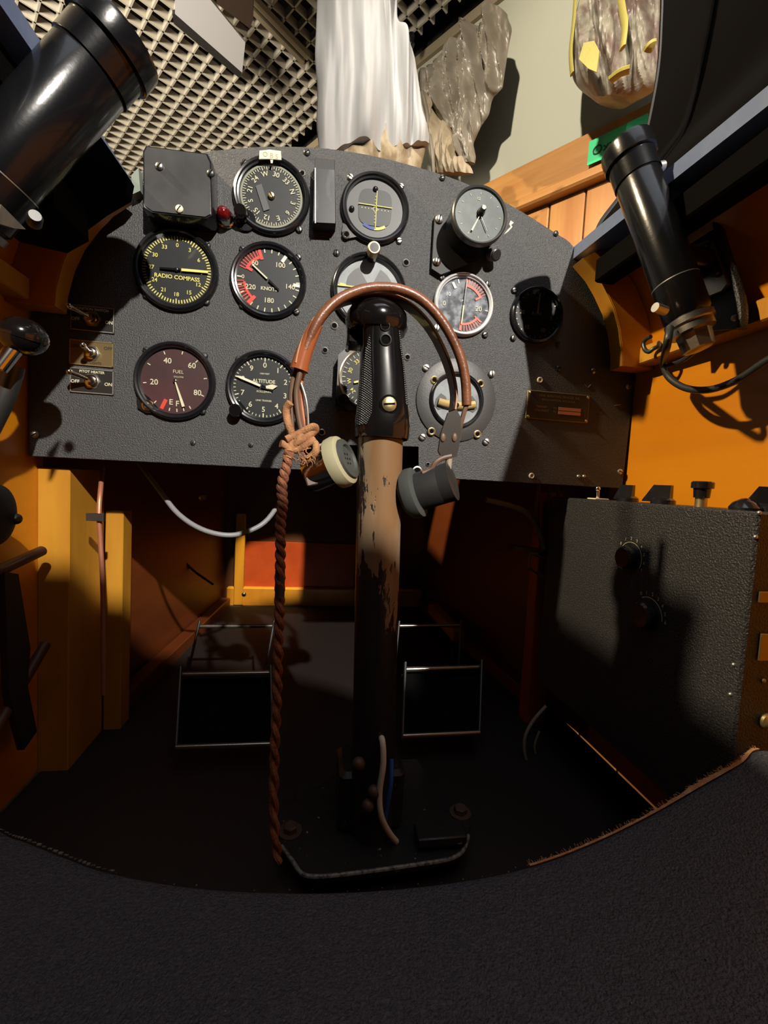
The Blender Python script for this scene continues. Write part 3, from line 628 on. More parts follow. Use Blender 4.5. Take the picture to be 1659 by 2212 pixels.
MB().use(gloss).prism([PX(*p, .0002) for p in ((306, 846), (297, 862), (300, 882), (318, 893), (336, 893), (345, 884), (325, 860))], FR*.0028).build('mounting_lug', gloss, t)
eyelet(t, PX(319, 876, .003), .0062, chrome, 'lug_screw', .42)
# altimeter
t, D, c = gauge('altimeter', 571, 838, .0395, 'altimeter dial with cream numbers 0 to 9 and ALTITUDE lettering', 'instrument', wid=.0070, screws=[(516, 777)])
mb = MB().use(ivory)
for k in range(10): D.num(mb, str(k), .0235, k*36, .0078)
for k in range(50): D.tick(mb, k*7.2, .0295 if k % 5 else .0275, .0318, .0008 if k % 5 else .0012)
D.word(mb, 'ALTITUDE', -.0005, .0065, .0052, bold=.02); D.word(mb, '1000 FEET', .0, .0145, .0024); D.word(mb, 'KOLLSMAN', .0, -.0045, .0030); D.word(mb, 'LINK TRAINER', 0, -.0140, .0026); mb.build('markings', ivory, t)
mb = MB().use(cream)
A = R(288); f = V((math.sin(A), 0, math.cos(A))); s_ = V((f.z, 0, -f.x)); b_ = D.c+FR*(D.d+.0022)
mb.prism([b_+f*.004-s_*.0012, b_+f*.004+s_*.0012, b_+f*.026+s_*.0016, b_+f*.0315, b_+f*.026-s_*.0010], FR*.0006); mb.build('long_needle', cream, t)
A = R(80); f = V((math.sin(A), 0, math.cos(A))); s_ = V((f.z, 0, -f.x)); b_ = D.c+FR*(D.d+.0014)
mb = MB().use(cream); mb.prism([b_+f*.002-s_*.0014, b_+f*.002+s_*.0014, b_+f*.009+s_*.0030, b_+f*.0145+s_*.0, b_+f*.009-s_*.0024], FR*.0006); mb.build('short_needle', cream, t)
D.needle(108, -.003, .010, .004, .0012, t, gloss, 'needle_tail', .001)
MB().use(bake).lathe(PX(512, 889, .001), FR, [(.0072, 0), (.0072, .003), (.0064, .004), (.0064, .012), (.0058, .013)], 28).build('adjuster_knob', bake, t)
MB().use(gloss).prism([PX(*p, .0002) for p in ((505, 862), (499, 876), (505, 897), (520, 902), (540, 893), (520, 868))], FR*.003).build('mounting_lug', gloss, t)
# directional gyro on a square case
c = PX(795, 826); t = thing('directional_gyro', c, 'square cornered grey compass dial standing proud behind the stick', 'instrument')
hw = (PX(862, 826)-PX(727, 826)).x/2; hh = .0345; ch = .012
q = [c+V((x, 0, z)) for x, z in ((-hw+ch, hh), (hw-ch, hh), (hw, hh-ch), (hw, -hh+ch), (hw-ch, -hh), (-hw+ch, -hh), (-hw, -hh+ch), (-hw, hh-ch))]
MB().use(dsteel).prism(q, FR*.016).build('case', dsteel, t)
c2 = c+FR*.016; bezel(t, c2, hw*.95, .003, .003, steel); disc(t, c2, hw*.90, .0008, dial, 'dial_face'); disc(t, c2, hw*.9, .0024, glass, 'cover_glass')
D = Dial(c2, .001); mb = MB().use(ivory)
for k in range(36): D.tick(mb, k*10, .0265, .0300, .0007)
mb.use(yellow)
for st, a in (('33', -42), ('30', -72), ('W', -100), ('24', -128), ('21', -156)): D.num(mb, st, .0225, a, .0058, turn=a)
mb.build('markings', ivory, t); D.needle(-108, .009, .018, .0022, .0018, t, yellow)
for x, z in ((-hw+ch*.8, hh-ch*.45), (hw-ch*.8, hh-ch*.45)): screw(t, c2+V((x, 0, z)), .0026, dsteel, 'case_screw', .0015)
MB().use(bake).lathe(c2+V((-hw+.0075, 0, -hh+.009)), FR, [(.0062, 0), (.0062, .004), (.0055, .010)], 24).build('adjuster_knob', bake, t)
# turn and bank
c = PX(985, 865); t = thing('turn_and_bank_indicator', c, 'turn indicator with amber tube in a wide grey ring plate', 'instrument')
ro_, ri_ = .0475, .0300
mb = MB().use(dialgrey); MATS['ringgrey'] = mat('ring_plate_grey', (.045, .045, .044), .45, bump=(500, .2, .0006)); mb = MB().use(MATS['ringgrey'])
mb.lathe(c, FR, [(ro_, 0), (ro_, .0018), (ro_-.0007, .0022), (ri_, .0022)], 80, cap=False); mb.build('ring_plate', MATS['ringgrey'], t)
bezel(t, c, .0325, .007, .0045); disc(t, c, .0290, .0012, paleg, 'dial_face'); disc(t, c, .0288, .0052, glass, 'cover_glass')
D = Dial(c, .0014); mb = MB().use(dialgrey)
for s_ in (-1, 1): q = [D.c+V((s_*x, -D.d-.0004, z)) for x, z in ((.0245, .0), (.019, .0065), (.013, .003), (.010, -.004), (.013, -.0095), (.021, -.0125), (.026, -.008))]; mb.add(q, [tuple(range(7))])
mb.build('dial_mask', dialgrey, t)
mb = MB().use(glassy); mb.tube([D.c+V((x, -D.d-.003, -.0055-.0030*math.cos(x/.022*pi/2)*1.0+.002)) for x in (-.022, -.012, 0, .012, .022)], .0042, 12, el=(.6, 1)); mb.build('inclinometer_tube', glassy, t)
MB().use(bake).ball(D.c+V((-.001, -D.d-.0045, -.0065)), .0032).build('inclinometer_ball', bake, t)
for x, y in ((938, 821), (1038, 829), (932, 932), (1031, 938)): eyelet(t, PX(x, y, .0022), .0048, brass, 'brass_eyelet', .5)
for x, y in ((920, 795), (1061, 808), (912, 944), (1049, 954), (942, 709)): screw(t, PX(x, y, .0), .0042, alu, 'mounting_screw', .004, random.uniform(0, 3))
# clock on long barrel
cb = PX(1011, 505); c = hY(1035, 467, .464); t = thing('cockpit_clock', cb, 'clock on a long black barrel standing out of the panel', 'clock')
MB().use(lampblk).lathe(V((c.x, .5, c.z)), FR, [(.0285, 0), (.0285, .030), (.0292, .031), (.0292, .036), (.0270, .0365)], 56, cap=False).build('barrel', lampblk, t)
MB().use(dsteel).lathe(c, FR, [(.0302, -.003), (.0302, .0025), (.0290, .0040), (.0272, .0032), (.0265, .001)], 56, cap=False).build('rim_ring', chrome, t)
mm = mat('clock_face_green', (.075, .095, .088), .5, var=((.04, .052, .05), 70, .4, .6)); disc(t, c, .0266, .0012, mm, 'dial_face'); disc(t, c, .0266, .0030, glass, 'cover_glass')
D = Dial(c, .0013); D.needle(205, .002, .019, .0008, .0018, t, ivory, 'minute_hand'); D.needle(12, .002, .010, .0010, .0006, t, ivory, 'hour_hand'); D.needle(152, 0, .018, .0005, .0005, t, gloss, 'second_hand')
mb = MB().use(ivory)
for k in range(12): D.tick(mb, k*30, .021, .0232, .0005)
D.num(mb, '12', .0165, -8, .0040); mb.build('markings', ivory, t)
MB().use(dsteel).lathe(c+V((.001, 0, .003)), FR, [(.0045, -.002), (.004, .004), (.0026, .0045), (.0030, .009), (.0022, .011)], 20).build('winding_knob', dsteel, t)
q = [V((x, .4995, z)) for x, z in ((c.x-.030, c.z+.012), (c.x-.0405, c.z+.012), (c.x-.0405, c.z-.045), (c.x-.030, c.z-.050), (c.x+.012, c.z-.030), (c.x+.012, c.z+.020))]
MB().use(flatblk).prism(q, FR*.006).build('base_bracket', flatblk, t)
for z, m_ in ((.008, alu), (-.037, steel)): screw(t, V((c.x-.0355, .4935, c.z+z)), .0046, m_, 'bracket_screw', .0035, 1.4)
# ribbed plug
a = PX(1053, 549, .0); b = PX(1063, 573, .022); t = thing('ribbed_plug', a, 'small ribbed metal plug below the barrel of the clock', 'plug')
ax = V((.30, -.85, -.42)).normalized(); o0 = PX(1052, 549)
mb = MB().use(dsteel); mb.lathe(o0, ax, [(.004, 0), (.004, .006), (.0062, .0065), (.0062, .018), (.005, .019)], 20); mb.build('plug_body', dsteel, t)
mb = MB().use(alu)
for k in range(3): mb.lathe(o0, ax, [(.0066, .008+k*.0035), (.0066, .0095+k*.0035)], 20)
mb.build('plug_ribs', alu, t)
# indicator lamp
t = thing('indicator_lamp', PX(487, 470), 'red jewelled indicator lamp in a chrome socket', 'lamp'); c = PX(488, 476)
MB().use(chrome).lathe(c, FR, [(.0092, 0), (.0092, .003), (.0078, .004), (.0072, .010), (.0066, .011)], 32).build('socket', chrome, t)
MB().use(ruby).lathe(c, FR, [(.0066, .009), (.0068, .013), (.0055, .0165), (.003, .0185), (.0003, .019)], 28).build('lens', ruby, t)
# box cover
t = thing('junction_box', PX(397, 430), 'black metal box with screwed lid at upper left of panel', 'box')
q0 = [PX(*p) for p in ((327, 364), (333, 352), (462, 368), (470, 385), (472, 498), (460, 504), (345, 492), (328, 480))]
cc = sum(q0, V())/8
rows = [q0, [p+FR*.020 for p in q0], [cc+(p-cc)*.97+FR*.0245 for p in q0]]
mb = MB().use(gloss); mb.grid(rows, False, True); mb.f.append([16+i for i in range(8)]); mb.mi.append(0); mb.sm.append(False); mb.build('box_body', gloss, t)
q = [cc+(p-cc)*.93+FR*.0246 for p in q0]; mm = mat('scuffed_grey_lid', (.055, .055, .056), .35, var=((.035, .035, .036), 25, .4, .65)); MB().use(mm).prism(q, FR*.0008).build('lid', mm, t)
for x, y, m_ in ((345, 360, steel), (456, 375, dsteel), (388, 452, cream)): screw(t, hY(x, y, .4745), .0036, m_, 'lid_screw', .0025, 1)
# slot cover (tall)
t = thing('slot_cover', PX(702, 432), 'tall narrow glossy black cover right of the compass card dial', 'cover')
q0 = [PX(*p) for p in ((680, 362), (722, 366), (724, 500), (700, 503), (676, 499))]; cc = sum(q0, V())/5
rows = [q0, [p+FR*.014 for p in q0], [cc+(p-cc)*.95+FR*.0165 for p in q0]]
mb = MB().use(flatblk); mb.grid(rows, False, True); mb.f.append([10+i for i in range(5)]); mb.mi.append(0); mb.sm.append(False); mb.build('cover_body', flatblk, t)
mm = mat('scratched_grey', (.05, .052, .056), .25, var=((.14, .145, .15), 60, .5, .75), stretch=(1, 1, .3)); MB().use(mm).prism([hY(*p, .4833) for p in ((682, 365), (723, 368), (724, 483), (682, 481))], FR*.0006).build('scratched_face', mm, t)
MB().use(alu).prism([hY(*p, .4833) for p in ((680, 364), (682, 364), (682, 483), (680, 483))], FR*.001).build('worn_edge', alu, t)
for x, y in ((699, 372), (699, 497)): pass
# switches
def switch(name, x, y, label, pm, top, lft, rgt, bot, tip, edge, tm=ivory):
    c = PX(x, y); t = thing(name, c, label, 'switch', 'toggle switches at the left of panel'); dx, dz = .0205, .0125
    MB().use(pm).rbox(c+FR*.0006, (dx, .0007, dz), .0003).build('plate', pm, t)
    mb = MB().use(edge)
    for a_, b_ in (((0, dz-.0006), (dx, .0005)), ((0, -dz+.0006), (dx, .0005)), ((dx-.0006, 0), (.0005, dz)), ((-dx+.0006, 0), (.0005, dz))): mb.box(c+V((a_[0], -.0015, a_[1])), (b_[0], .0002, b_[1]))
    mb.build('border', edge, t)
    mb = MB().use(tm)
    if top: text(mb, top, c+V((0, -.0016, dz-.0034)), .0036, bold=.01, sx=.98)
    if bot: text(mb, bot, c+V((0, -.0016, -dz+.0028)), .0034, bold=.01)
    text(mb, lft, c+V((-dx+.0050, -.0016, .006 if bot else -.0015)), .0046, bold=.01); text(mb, rgt, c+V((dx-.0050, -.0016, .006 if bot else -.0022)), .0046, bold=.01)
    mb.build('lettering', tm, t)
    MB().use(steel).lathe(c+FR*.0012, FR, [(.0082, 0), (.0082, .0008)], 6, smooth=False).build('lock_nut', steel, t)
    MB().use(chrome).lathe(c+FR*.0018, FR, [(.0062, 0), (.0062, .0015), (.0050, .0017), (.0048, .0062), (.0036, .0066)], 24).build('bushing', chrome, t)
    p0 = c+FR*.006; p1 = c+V(tip)
    MB().use(chrome).tube([p0, (p0*2+p1)/3, p1], lambda q: .0017+.0012*q**3, 12, 3).build('toggle_lever', chrome, t); MB().use(chrome).ball(p1, .0031, 16).build('lever_tip', chrome, t)
    return t
switch('toggle_switch', 201, 690, 'ignition switch, topmost of the three left toggle plates', platebl, 'IGNITION SWITCH', 'OFF', 'ON', '', (-.0125, -.019, .0045), alu)
switch('toggle_switch', 199, 764, 'toggle switch on a brass coloured plate, middle of the three', dbrass, '', 'ON', 'OFF', 'PAN LIGHTS', (.0005, -.020, .0028), brass, dial)
switch('toggle_switch', 200, 824, 'pitot heater switch, lowest of the three left toggle plates', platebl, 'PITOT HEATER', 'OFF', 'ON', '', (-.0125, -.019, .0042), alu)
# maker's plate
c = PX(1204.5, 879); t = thing('makers_plate', c, 'dark bordered metal maker plate at the right of the panel', 'plate')
dx, dz = (PX(1273, 885)-PX(1138, 873)).x/2, .0170
MB().use(dbrass).rbox(c+FR*.0006, (dx, .0007, dz), .0025*.28).build('plate_edge', dbrass, t); MB().use(platebl).box(c+FR*.0014, (dx-.0012, .0002, dz-.0012)).build('plate_face', platebl, t)
mb = MB().use(dbrass); e = FR*.0018
text(mb, 'LINK AVIATION DEVICES, INC', c+e+V((.001, 0, .0115)), .0040, bold=.0, sx=1.0); text(mb, 'BINGHAMTON, N.Y.-U.S.A.', c+e+V((0, 0, .0068)), .0037, bold=0)
text(mb, 'TRAINER', c+e+V((-.0215, 0, -.0018)), .0034, bold=0); text(mb, 'No', c+e+V((-.0040, 0, -.0018)), .0034, bold=0); text(mb, 'CONTRACT', c+e+V((-.0210, 0, -.0062)), .0034, bold=0); text(mb, 'No', c+e+V((-.0040, 0, -.0062)), .0034, bold=0); mb.build('lettering', dbrass, t)
mm = mat('copper_strip', (.50, .22, .13), .4, .4); mb = MB().use(mm)
for z in (-.0022, -.0068): mb.box(c+e+V((.0150, 0, z)), (.0145, .0002, .0019))
mb.build('number_strip', mm, t)
for a_ in (-1, 1):
    for b_ in (-1, 1): screw(t, c+FR*.0014+V((a_*(dx-.003), 0, b_*(dz-.0028))), .0016, brass, 'plate_rivet', .0012, slot=False)

# ================================================================== cockpit lamps
def lamp(name, top, bot, r, label, grp, conn=True, right=True):
    t = thing(name, bot, label, 'cockpit lamp', grp); ax = (top-bot).normalized(); L = (top-bot).length
    MB().use(lampblk).lathe(bot, ax, [(r*.90, .0), (r, .003), (r, L*.20)], 48).build('lamp_base', lampblk, t)
    MB().use(alu).lathe(bot, ax, [(r*1.004, L*.20), (r*1.004, L*.205)], 48).build('joint_line', alu, t)
    MB().use(lampblk).lathe(bot, ax, [(r, L*.207), (r, L*.80), (r*.985, L*.803)], 56, cap=False).build('lamp_barrel', lampblk, t)
    MB().use(lampblk).lathe(bot, ax, [(r*1.05, L*.80), (r*1.05, L*.905), (r*1.10, L*.905), (r*1.18, L*.91), (r*1.18, L*.985), (r*1.14, L), (r*.8, L), (r*.8, L*.97)], 56).build('lamp_cap', lampblk, t)
    return t, ax, L
tR, bR = dep(1352, 318, .392), dep(1487, 690, .375)
t, ax, L = lamp('cockpit_lamp', tR, bR, .0180, 'black tubular cockpit lamp on the right cockpit side', 'tubular cockpit lamps')
side = ax.cross(V((0, -1, .2))).normalized()
mb = MB().use(steel); mb.lathe(bR, -ax, [(.0184, 0), (.0184, .005), (.0168, .006), (.0168, .012), (.013, .013)], 32); mb.lathe(bR-ax*.013, -ax, [(.0130, 0), (.0120, .014), (.009, .015)], 8, smooth=False); mb.build('lamp_socket', steel, t)
p = dep(1437, 672, .352); MB().use(alu).cyl(p, p-V((.011, .002, -.001)), .0036).build('set_screw', alu, t)
p = tR-ax*L*.06+V((.022, .0, -.006)); MB().use(alu).cyl(p, p+V((.012, 0, .004)), .0042).build('cap_screw', alu, t)
# bracket: plate beside the lamp + foot plate + dark web
x0 = .345
A = dep(1545, 720, .405); br = thing('lamp_bracket', A, 'black metal bracket carrying the right lamp on the wooden longeron', 'bracket')
q = [hX(*p, .352) for p in ((1438, 420), (1520, 395), (1560, 520), (1598, 640), (1602, 660), (1598, 712), (1580, 712), (1500, 720), (1486, 742), (1478, 742), (1470, 560))]
MB().use(flatblk).prism([V((p.x, p.y, p.z)) for p in q], (-.004, 0, 0)).build('bracket_web', flatblk, br)
MB().use(crackle2).tube([hX(*p, .349) for p in ((1535, 420), (1560, 520), (1600, 645), (1602, 710))], .005, 8, 4, el=(.6, 1)).build('bracket_flange', crackle2, br)
q = [hX(*p, .340) for p in ((1498, 530), (1535, 517), (1570, 612), (1558, 628), (1508, 648), (1498, 640))]
MB().use(steel).prism(q, (.004, 0, 0)).build('swivel_plate', mat('worn_steel', (.14, .12, .10), .5, .6, var=((.22, .19, .14), 90, .4, .7)), br)
p = hX(1515, 573, .338); MB().use(lampblk).cyl(p+V((.004, 0, 0)), p-V((.028, .004, 0)), .0125).build('swivel_boss', lampblk, br)
for x, y in ((1524, 533), (1548, 592)): p = hX(x, y, .339); MB().use(dsteel).cyl(p+V((.002, 0, 0)), p-V((.003, 0, 0)), .003).build('bracket_bolt', dsteel, br)
for x, y in ((1588, 686), (1497, 718)): p = hX(x, y, .346); MB().use(alu).ball(p, .003, 12).build('bracket_rivet', alu, br)
# hook and lamp cable
W_ = lambda x, y, X=.362: hX(x, y, X)
hk = thing('cup_hook', W_(1425, 745), 'small dark wire hook screwed into the right longeron', 'hook')
MB().use(dsteel).tube([W_(1424, 740, .366), W_(1422, 748, .355), W_(1412, 753, .350), W_(1402, 760, .348), W_(1393, 755, .348), W_(1390, 742, .348), W_(1396, 733, .348), W_(1406, 727, .348)], .0022, 10).build('hook_wire', dsteel, hk)
cb = thing('lamp_cable', W_(1440, 790), 'black cable looping from the right lamp along orange plywood', 'cable')
MB().use(mat('black_cable', (.02, .02, .02), .45)).tube([dep(1447, 708, .370), dep(1440, 750, .372), W_(1433, 785, .345), W_(1445, 815, .345), W_(1480, 838, .345), W_(1530, 842, .345), W_(1590, 822, .345), W_(1659, 778, .345), W_(1760, 720, .345)], .0032, 10).build('cable', MATS['black_cable'], cb)
MB().use(MATS['black_cable']).tube([W_(1517, 735, .34), W_(1512, 748, .34), W_(1480, 775, .34), W_(1450, 788, .342), W_(1436, 792, .344)], .0022, 8).build('earth_lead', MATS['black_cable'], cb)
# left lamp
tL, bL = dep(262, 78, .300), dep(-70, 455, .292)
t, ax, L = lamp('cockpit_lamp', tL, bL, .0240, 'black tubular cockpit lamp close by on left cockpit side', 'tubular cockpit lamps')
mb = MB().use(steel); mb.lathe(bL, -ax, [(.0242, 0), (.0242, .005), (.021, .006), (.020, .02)], 32); mb.build('lamp_socket', steel, t)
br = thing('lamp_bracket', dep(150, 400, .31), 'black bracket behind the large left lamp with added black shade sheets', 'bracket')
XL = sx(-1, .245)
q = [hY(*p, .42) for p in ((218, 298), (290, 402), (284, 436), (232, 466), (170, 512), (138, 500), (100, 520), (60, 480), (100, 380), (160, 330))]
MB().use(hoodm).prism(q, (0, -.012, 0)).build('bracket_web', hoodm, br)  # web widened in black to cover the rib and stand for shade
q = [hY(*p, .36) for p in ((110, 360), (115, 440), (60, 470), (-60, 440), (-60, 360))]
MB().use(hoodm).prism(q, (0, .05, 0)).build('shade_sheet', hoodm, br)  # black sheet added where the lamp's shade falls
q = [hX(*p, -.185) for p in ((-10, 440), (28, 478), (44, 494), (20, 492), (-20, 480))]; MB().use(MATS['worn_steel']).prism(q, (.003, 0, 0)).build('swivel_plate', MATS['worn_steel'], br)
p = dep(81, 475, .262); MB().use(dsteel).lathe(p+V((-.004, .004, 0)), V((.5, -.8, .1)), [(.0040, 0), (.0042, .006), (.0032, .0085)], 16).build('bracket_bolt', alu, br)
cb = thing('lamp_cable', tL, 'clear sheathed leads rising from the cap of left lamp', 'cable')
mm = mat('clear_sheath', (.30, .29, .27), .15, coat=1)
for k, q in enumerate((((215, 60), (205, 20), (180, -30), (150, -90)), ((235, 40), (225, 5), (215, -50), (190, -120)))): MB().use(mm).tube([dep(*p, .325+.004*k) for p in q], .0030, 8).build('lead', mm, cb)
# pale lug at the left shoulder of the panel
q = [hY(*p, .489) for p in ((284, 378), (299, 362), (303, 412), (285, 420))]
mm = mat('pale_green_paint', (.20, .24, .20), .5); tag(MB().use(mm).prism(q, (0, .010, 0)).build('shoulder_bracket', mm), 'pale grey green bracket at left shoulder of the panel', 'bracket')

# ================================================================== control stick
base = hZ(812, 1800, -.335); gx = lambda px, py: hY(px, py, .37)
sB, sT = V((.0655, .378, -.325)), gx(822, 935)
st = thing('control_stick', sB, 'control stick with worn cream painted tube and black grip', 'control stick')
saxis = (sT-sB).normalized(); SL = (sT-sB).length
sub = bpy.data.objects.new('stick_tube_tmp', None)
MB().use(wornp).lathe(sB, saxis, [(.0190, 0), (.0190, SL+.01)], 48).build('stick_tube', wornp, st); bpy.data.objects.remove(sub)
# grip: stacked ellipses following the photo outline
def grip(prof, seg=40, facet=.0):
    rows = []
    for px, py, hwp, dr in prof:
        c = gx(px, py); wd = hwp*.373/951; row = []
        for k in range(seg):
            a = 2*pi*k/seg; x, y = math.cos(a), math.sin(a); p = 2.6
            q = (abs(x)**p+abs(y)**p)**(-1/p); row.append(c+V((wd*x*q, dr*wd*y*q, 0)))
        rows.append(row)
    mb = MB().use(bake); mb.grid(rows, True, True); n = seg
    for i in (0, len(prof)-1): mb.f.append([i*n+k for k in range(n)]); mb.mi.append(0); mb.sm.append(False)
    return mb
grip([(824, 950, 50, 1), (824, 948, 57, 1), (824, 938, 59, 1), (825, 915, 59, 1), (826, 895, 57, 1), (826, 860, 53, 1), (825, 820, 49, 1), (823, 780, 45, 1), (822, 740, 42, 1), (821, 712, 41, 1), (820, 690, 42, 1)]).build('grip', bake, st)
mb = MB().use(bake); rows = []
for px, py, hwp, dr in [(816, 718, 40, 1), (816, 716, 60, 1), (816, 706, 66, 1), (816, 690, 67, 1), (817, 676, 64, 1), (817, 664, 57, 1), (817, 655, 47, 1), (817, 650, 36, 1), (817, 648, 20, 1), (817, 648, 2, 1)]:
    c = gx(px, py)+V((0, .006, 0)); wd = hwp*.373/951; rows.append([c+V((wd*math.cos(2*pi*k/40), wd*math.sin(2*pi*k/40), 0)) for k in range(40)])
mb.grid(rows, True, True).build('grip_head', bake, st)
MB().use(bake).rbox(gx(768, 715)+V((.002, .012, .004)), (.0085, .011, .014), .002).build('trigger_housing', bake, st)
MB().use(flatblk).rbox(gx(816, 640)+V((0, .010, .001)), (.0115, .010, .007), .002).build('top_block', flatblk, st)
# knurled strips on both flanks
for s_, pr in ((-1, [(787, 690, 793), (785, 720, 795), (782, 760, 796), (779, 800, 796), (775, 840, 797), (771, 870, 798), (768, 900, 796), (766, 922, 786)]), (1, [(856, 715, 860), (858, 760, 865), (864, 800, 870), (866, 840, 874), (868, 880, 878)])):
    rows = []
    for xa, y, xb in pr:
        wd = (abs((xa if s_ < 0 else xb)-824))*.373/951
        row = []
        for k in range(7):
            x = xa+(xb-xa)*k/6; c = gx(x, y); ccx = gx(824, y).x; off = min(.995, abs(c.x-ccx)/(wd*1.03)); yy = -wd*(1-off**2.6)**(1/2.6)
            row.append(V((c.x, c.y+yy-.0012, c.z)))
        rows.append(row)
    MB().use(knurlm).grid(rows, True).build('knurled_strip', knurlm, st)
def gface(x, y, hwp): return gx(x, y)+V((0, -hwp*.373/951*1.0, 0))
eyelet(st, gface(825, 719, 41.5), .0042, dsteel, 'grip_hole', .8); eyelet(st, gface(826, 748, 43.5), .0050, dsteel, 'grip_hole', .8)
p = gface(831, 883, 55.5)+FR*.0002
MB().use(holeblk).lathe(p, FR, [(.0076, 0), (.0076, .0006)], 28).build('screw_recess', holeblk, st); screw(st, p+FR*.0004, .0058, brass, 'grip_screw', .0022, .12)
# base plate
bz = -.318
bp = [(600, 1785), (608, 1828), (632, 1860), (655, 1889), (700, 1893), (800, 1882), (900, 1868), (970, 1856), (1000, 1838), (1012, 1805), (1016, 1760), (1005, 1735), (985, 1725), (940, 1700), (900, 1640), (760, 1640), (700, 1690), (625, 1740), (604, 1760)]
q = [hZ(x, y, bz) for x, y in bp]
mm = mat('chipped_black_paint', (.014, .013, .012), .45, var=((.32, .30, .24), 130, .66, .70), bump=(300, .3, .001))
MB().use(mm).prism(q, (0, 0, -.006)).build('base_plate', mm, st)
mm2 = mat('chipped_edge', (.22, .21, .17), .5, var=((.03, .03, .03), 200, .45, .62))
MB().use(mm2).tube([hZ(x, y, bz+.001) for x, y in bp[1:10]], .0017, 8).build('base_lip', mm2, st)
MB().use(flatblk).rbox(V((.066, .41, -.331)), (.07, .045, .008), .002).build('pedestal', flatblk, st)
MB().use(mm).rbox(V((sB.x-.002, .40, -.290)), (.030, .024, .028), .004).build('stick_socket', mm, st)
MB().use(mm).rbox(hZ(950, 1800, -.309), (.022, .010, .004), .001).build('stop_block', mm, st)
for x, y in ((627, 1797), (994, 1757)):
    p = hZ(x, y, bz); mb = MB().use(MATS.get('rusty') or mat('rusty', (.10, .065, .045), .6, .5)); mb.lathe(p, (0, 0, 1), [(.0105, 0), (.0105, .0015)], 28); mb.lathe(p, (0, 0, 1), [(.0065, .001), (.0065, .006), (.0055, .007)], 6, smooth=False); mb.build('base_bolt', MATS['rusty'], st)
for x, y in ((775, 1650), (808, 1710), (795, 1740)): MB().use(MATS['rusty']).ball(hY(x, y, .352), .0055, 12).build('clevis_nut', MATS['rusty'], st)
wr = thing('stick_wiring', hY(823, 1595, .35), 'white and blue wires hanging at the foot of control stick', 'wire')
MB().use(whitew).tube([hY(x, y, Y) for x, y, Y in ((818, 1590, .365), (826, 1600, .354), (828, 1650, .350), (820, 1710, .350), (823, 1760, .350), (838, 1795, .355), (856, 1818, .362))], .0026, 10).build('white_wire', whitew, wr)
MB().use(bluew).tube([hY(x, y, Y) for x, y, Y in ((846, 1640, .358), (845, 1690, .352), (838, 1735, .352), (833, 1770, .355))], .0018, 8).build('blue_wire', bluew, wr)

# ================================================================== headset
YB, YF = .395, .352
hs = thing('headset', hY(820, 950, .36), 'old leather covered headset hung over the control stick grip', 'headset')
front = [(650, 790, .345), (664, 745, .345), (690, 690, .345), (728, 650, .347), (775, 628, .349), (822, 621, .350), (872, 628, .350), (920, 655, .350), (962, 705, .350), (992, 765, .350), (1005, 820, .350), (1008, 876, .350)]
MB().use(leather).tube([hY(*p) for p in front], .0040, 14, 6, el=(1, 1)).build('outer_strap', leather, hs)
back = [(640, 790, .35), (650, 750, .352), (672, 705, .357), (705, 672, .362), (750, 650, .366), (815, 641, .367), (870, 655, .368), (915, 693, .368), (948, 745, .368), (970, 800, .367), (980, 850, .365), (977, 888, .362)]
mb = MB().use(leather); P_ = crom([hY(*p) for p in back], 8); rows = []
for i, p in enumerate(P_):
    tg = (P_[min(i+1, len(P_)-1)]-P_[max(i-1, 0)]).normalized(); out_ = tg.cross(V((0, 1, 0))).normalized(); w_ = V((0, 1, 0))*.007
    u_ = out_*.0012
    rows.append([p-w_-u_, p-w_*1.05, p-w_+u_, p+w_+u_, p+w_*1.05, p+w_-u_])
mb.grid(rows, True, True); mb.build('inner_strap', leather, hs)
mb = MB().use(mat('edge_piping', (.42, .22, .12), .5)); mb.tube([p+V((0, -.0085, 0)) for p in P_], .0009, 8, 1); mb.build('strap_piping', MATS['edge_piping'], hs)
mb = MB().use(ivory)
for i in range(14, 30): p = P_[i]; mb.box(p+V((0, -.0072, -.0022)), (.0010, .0006, .0004))
mb.build('stitching', ivory, hs)
mm = mat('strap_sheath', (.30, .085, .03), .22, coat=.5)
MB().use(mm).tube([hY(*p) for p in ((646, 800, .346), (655, 768, .346), (668, 735, .346), (684, 700, .346))], lambda q: .0072-.0022*q, 14, 5, el=(.8, 1)).build('sheath', mm, hs)
MB().use(wire_br).tube([hY(*p) for p in ((652, 790, .345), (646, 815, .345), (640, 850, .346), (645, 900, .346), (655, 945, .346))], .0022, 10).build('wire', wire_br, hs)
for k, q in enumerate((((640, 800), (632, 822), (628, 860), (630, 905), (632, 955)), ((656, 795), (650, 830), (652, 880), (660, 930), (664, 960)), ((645, 805), (640, 835), (642, 870), (650, 910), (652, 950)), ((660, 795), (648, 822), (636, 850), (640, 890), (648, 925)))):
    MB().use([wire_br, copper, leather, wire_br][k]).tube([hY(x, y, .350+.002*k) for x, y in q], .0019, 8).build('wire', wire_br, hs)
MB().use(alu).tube([hY(*p) for p in ((650, 828, .349), (660, 860, .347), (665, 900, .347), (666, 952, .347))], .0010, 8).build('steel_spring', alu, hs)
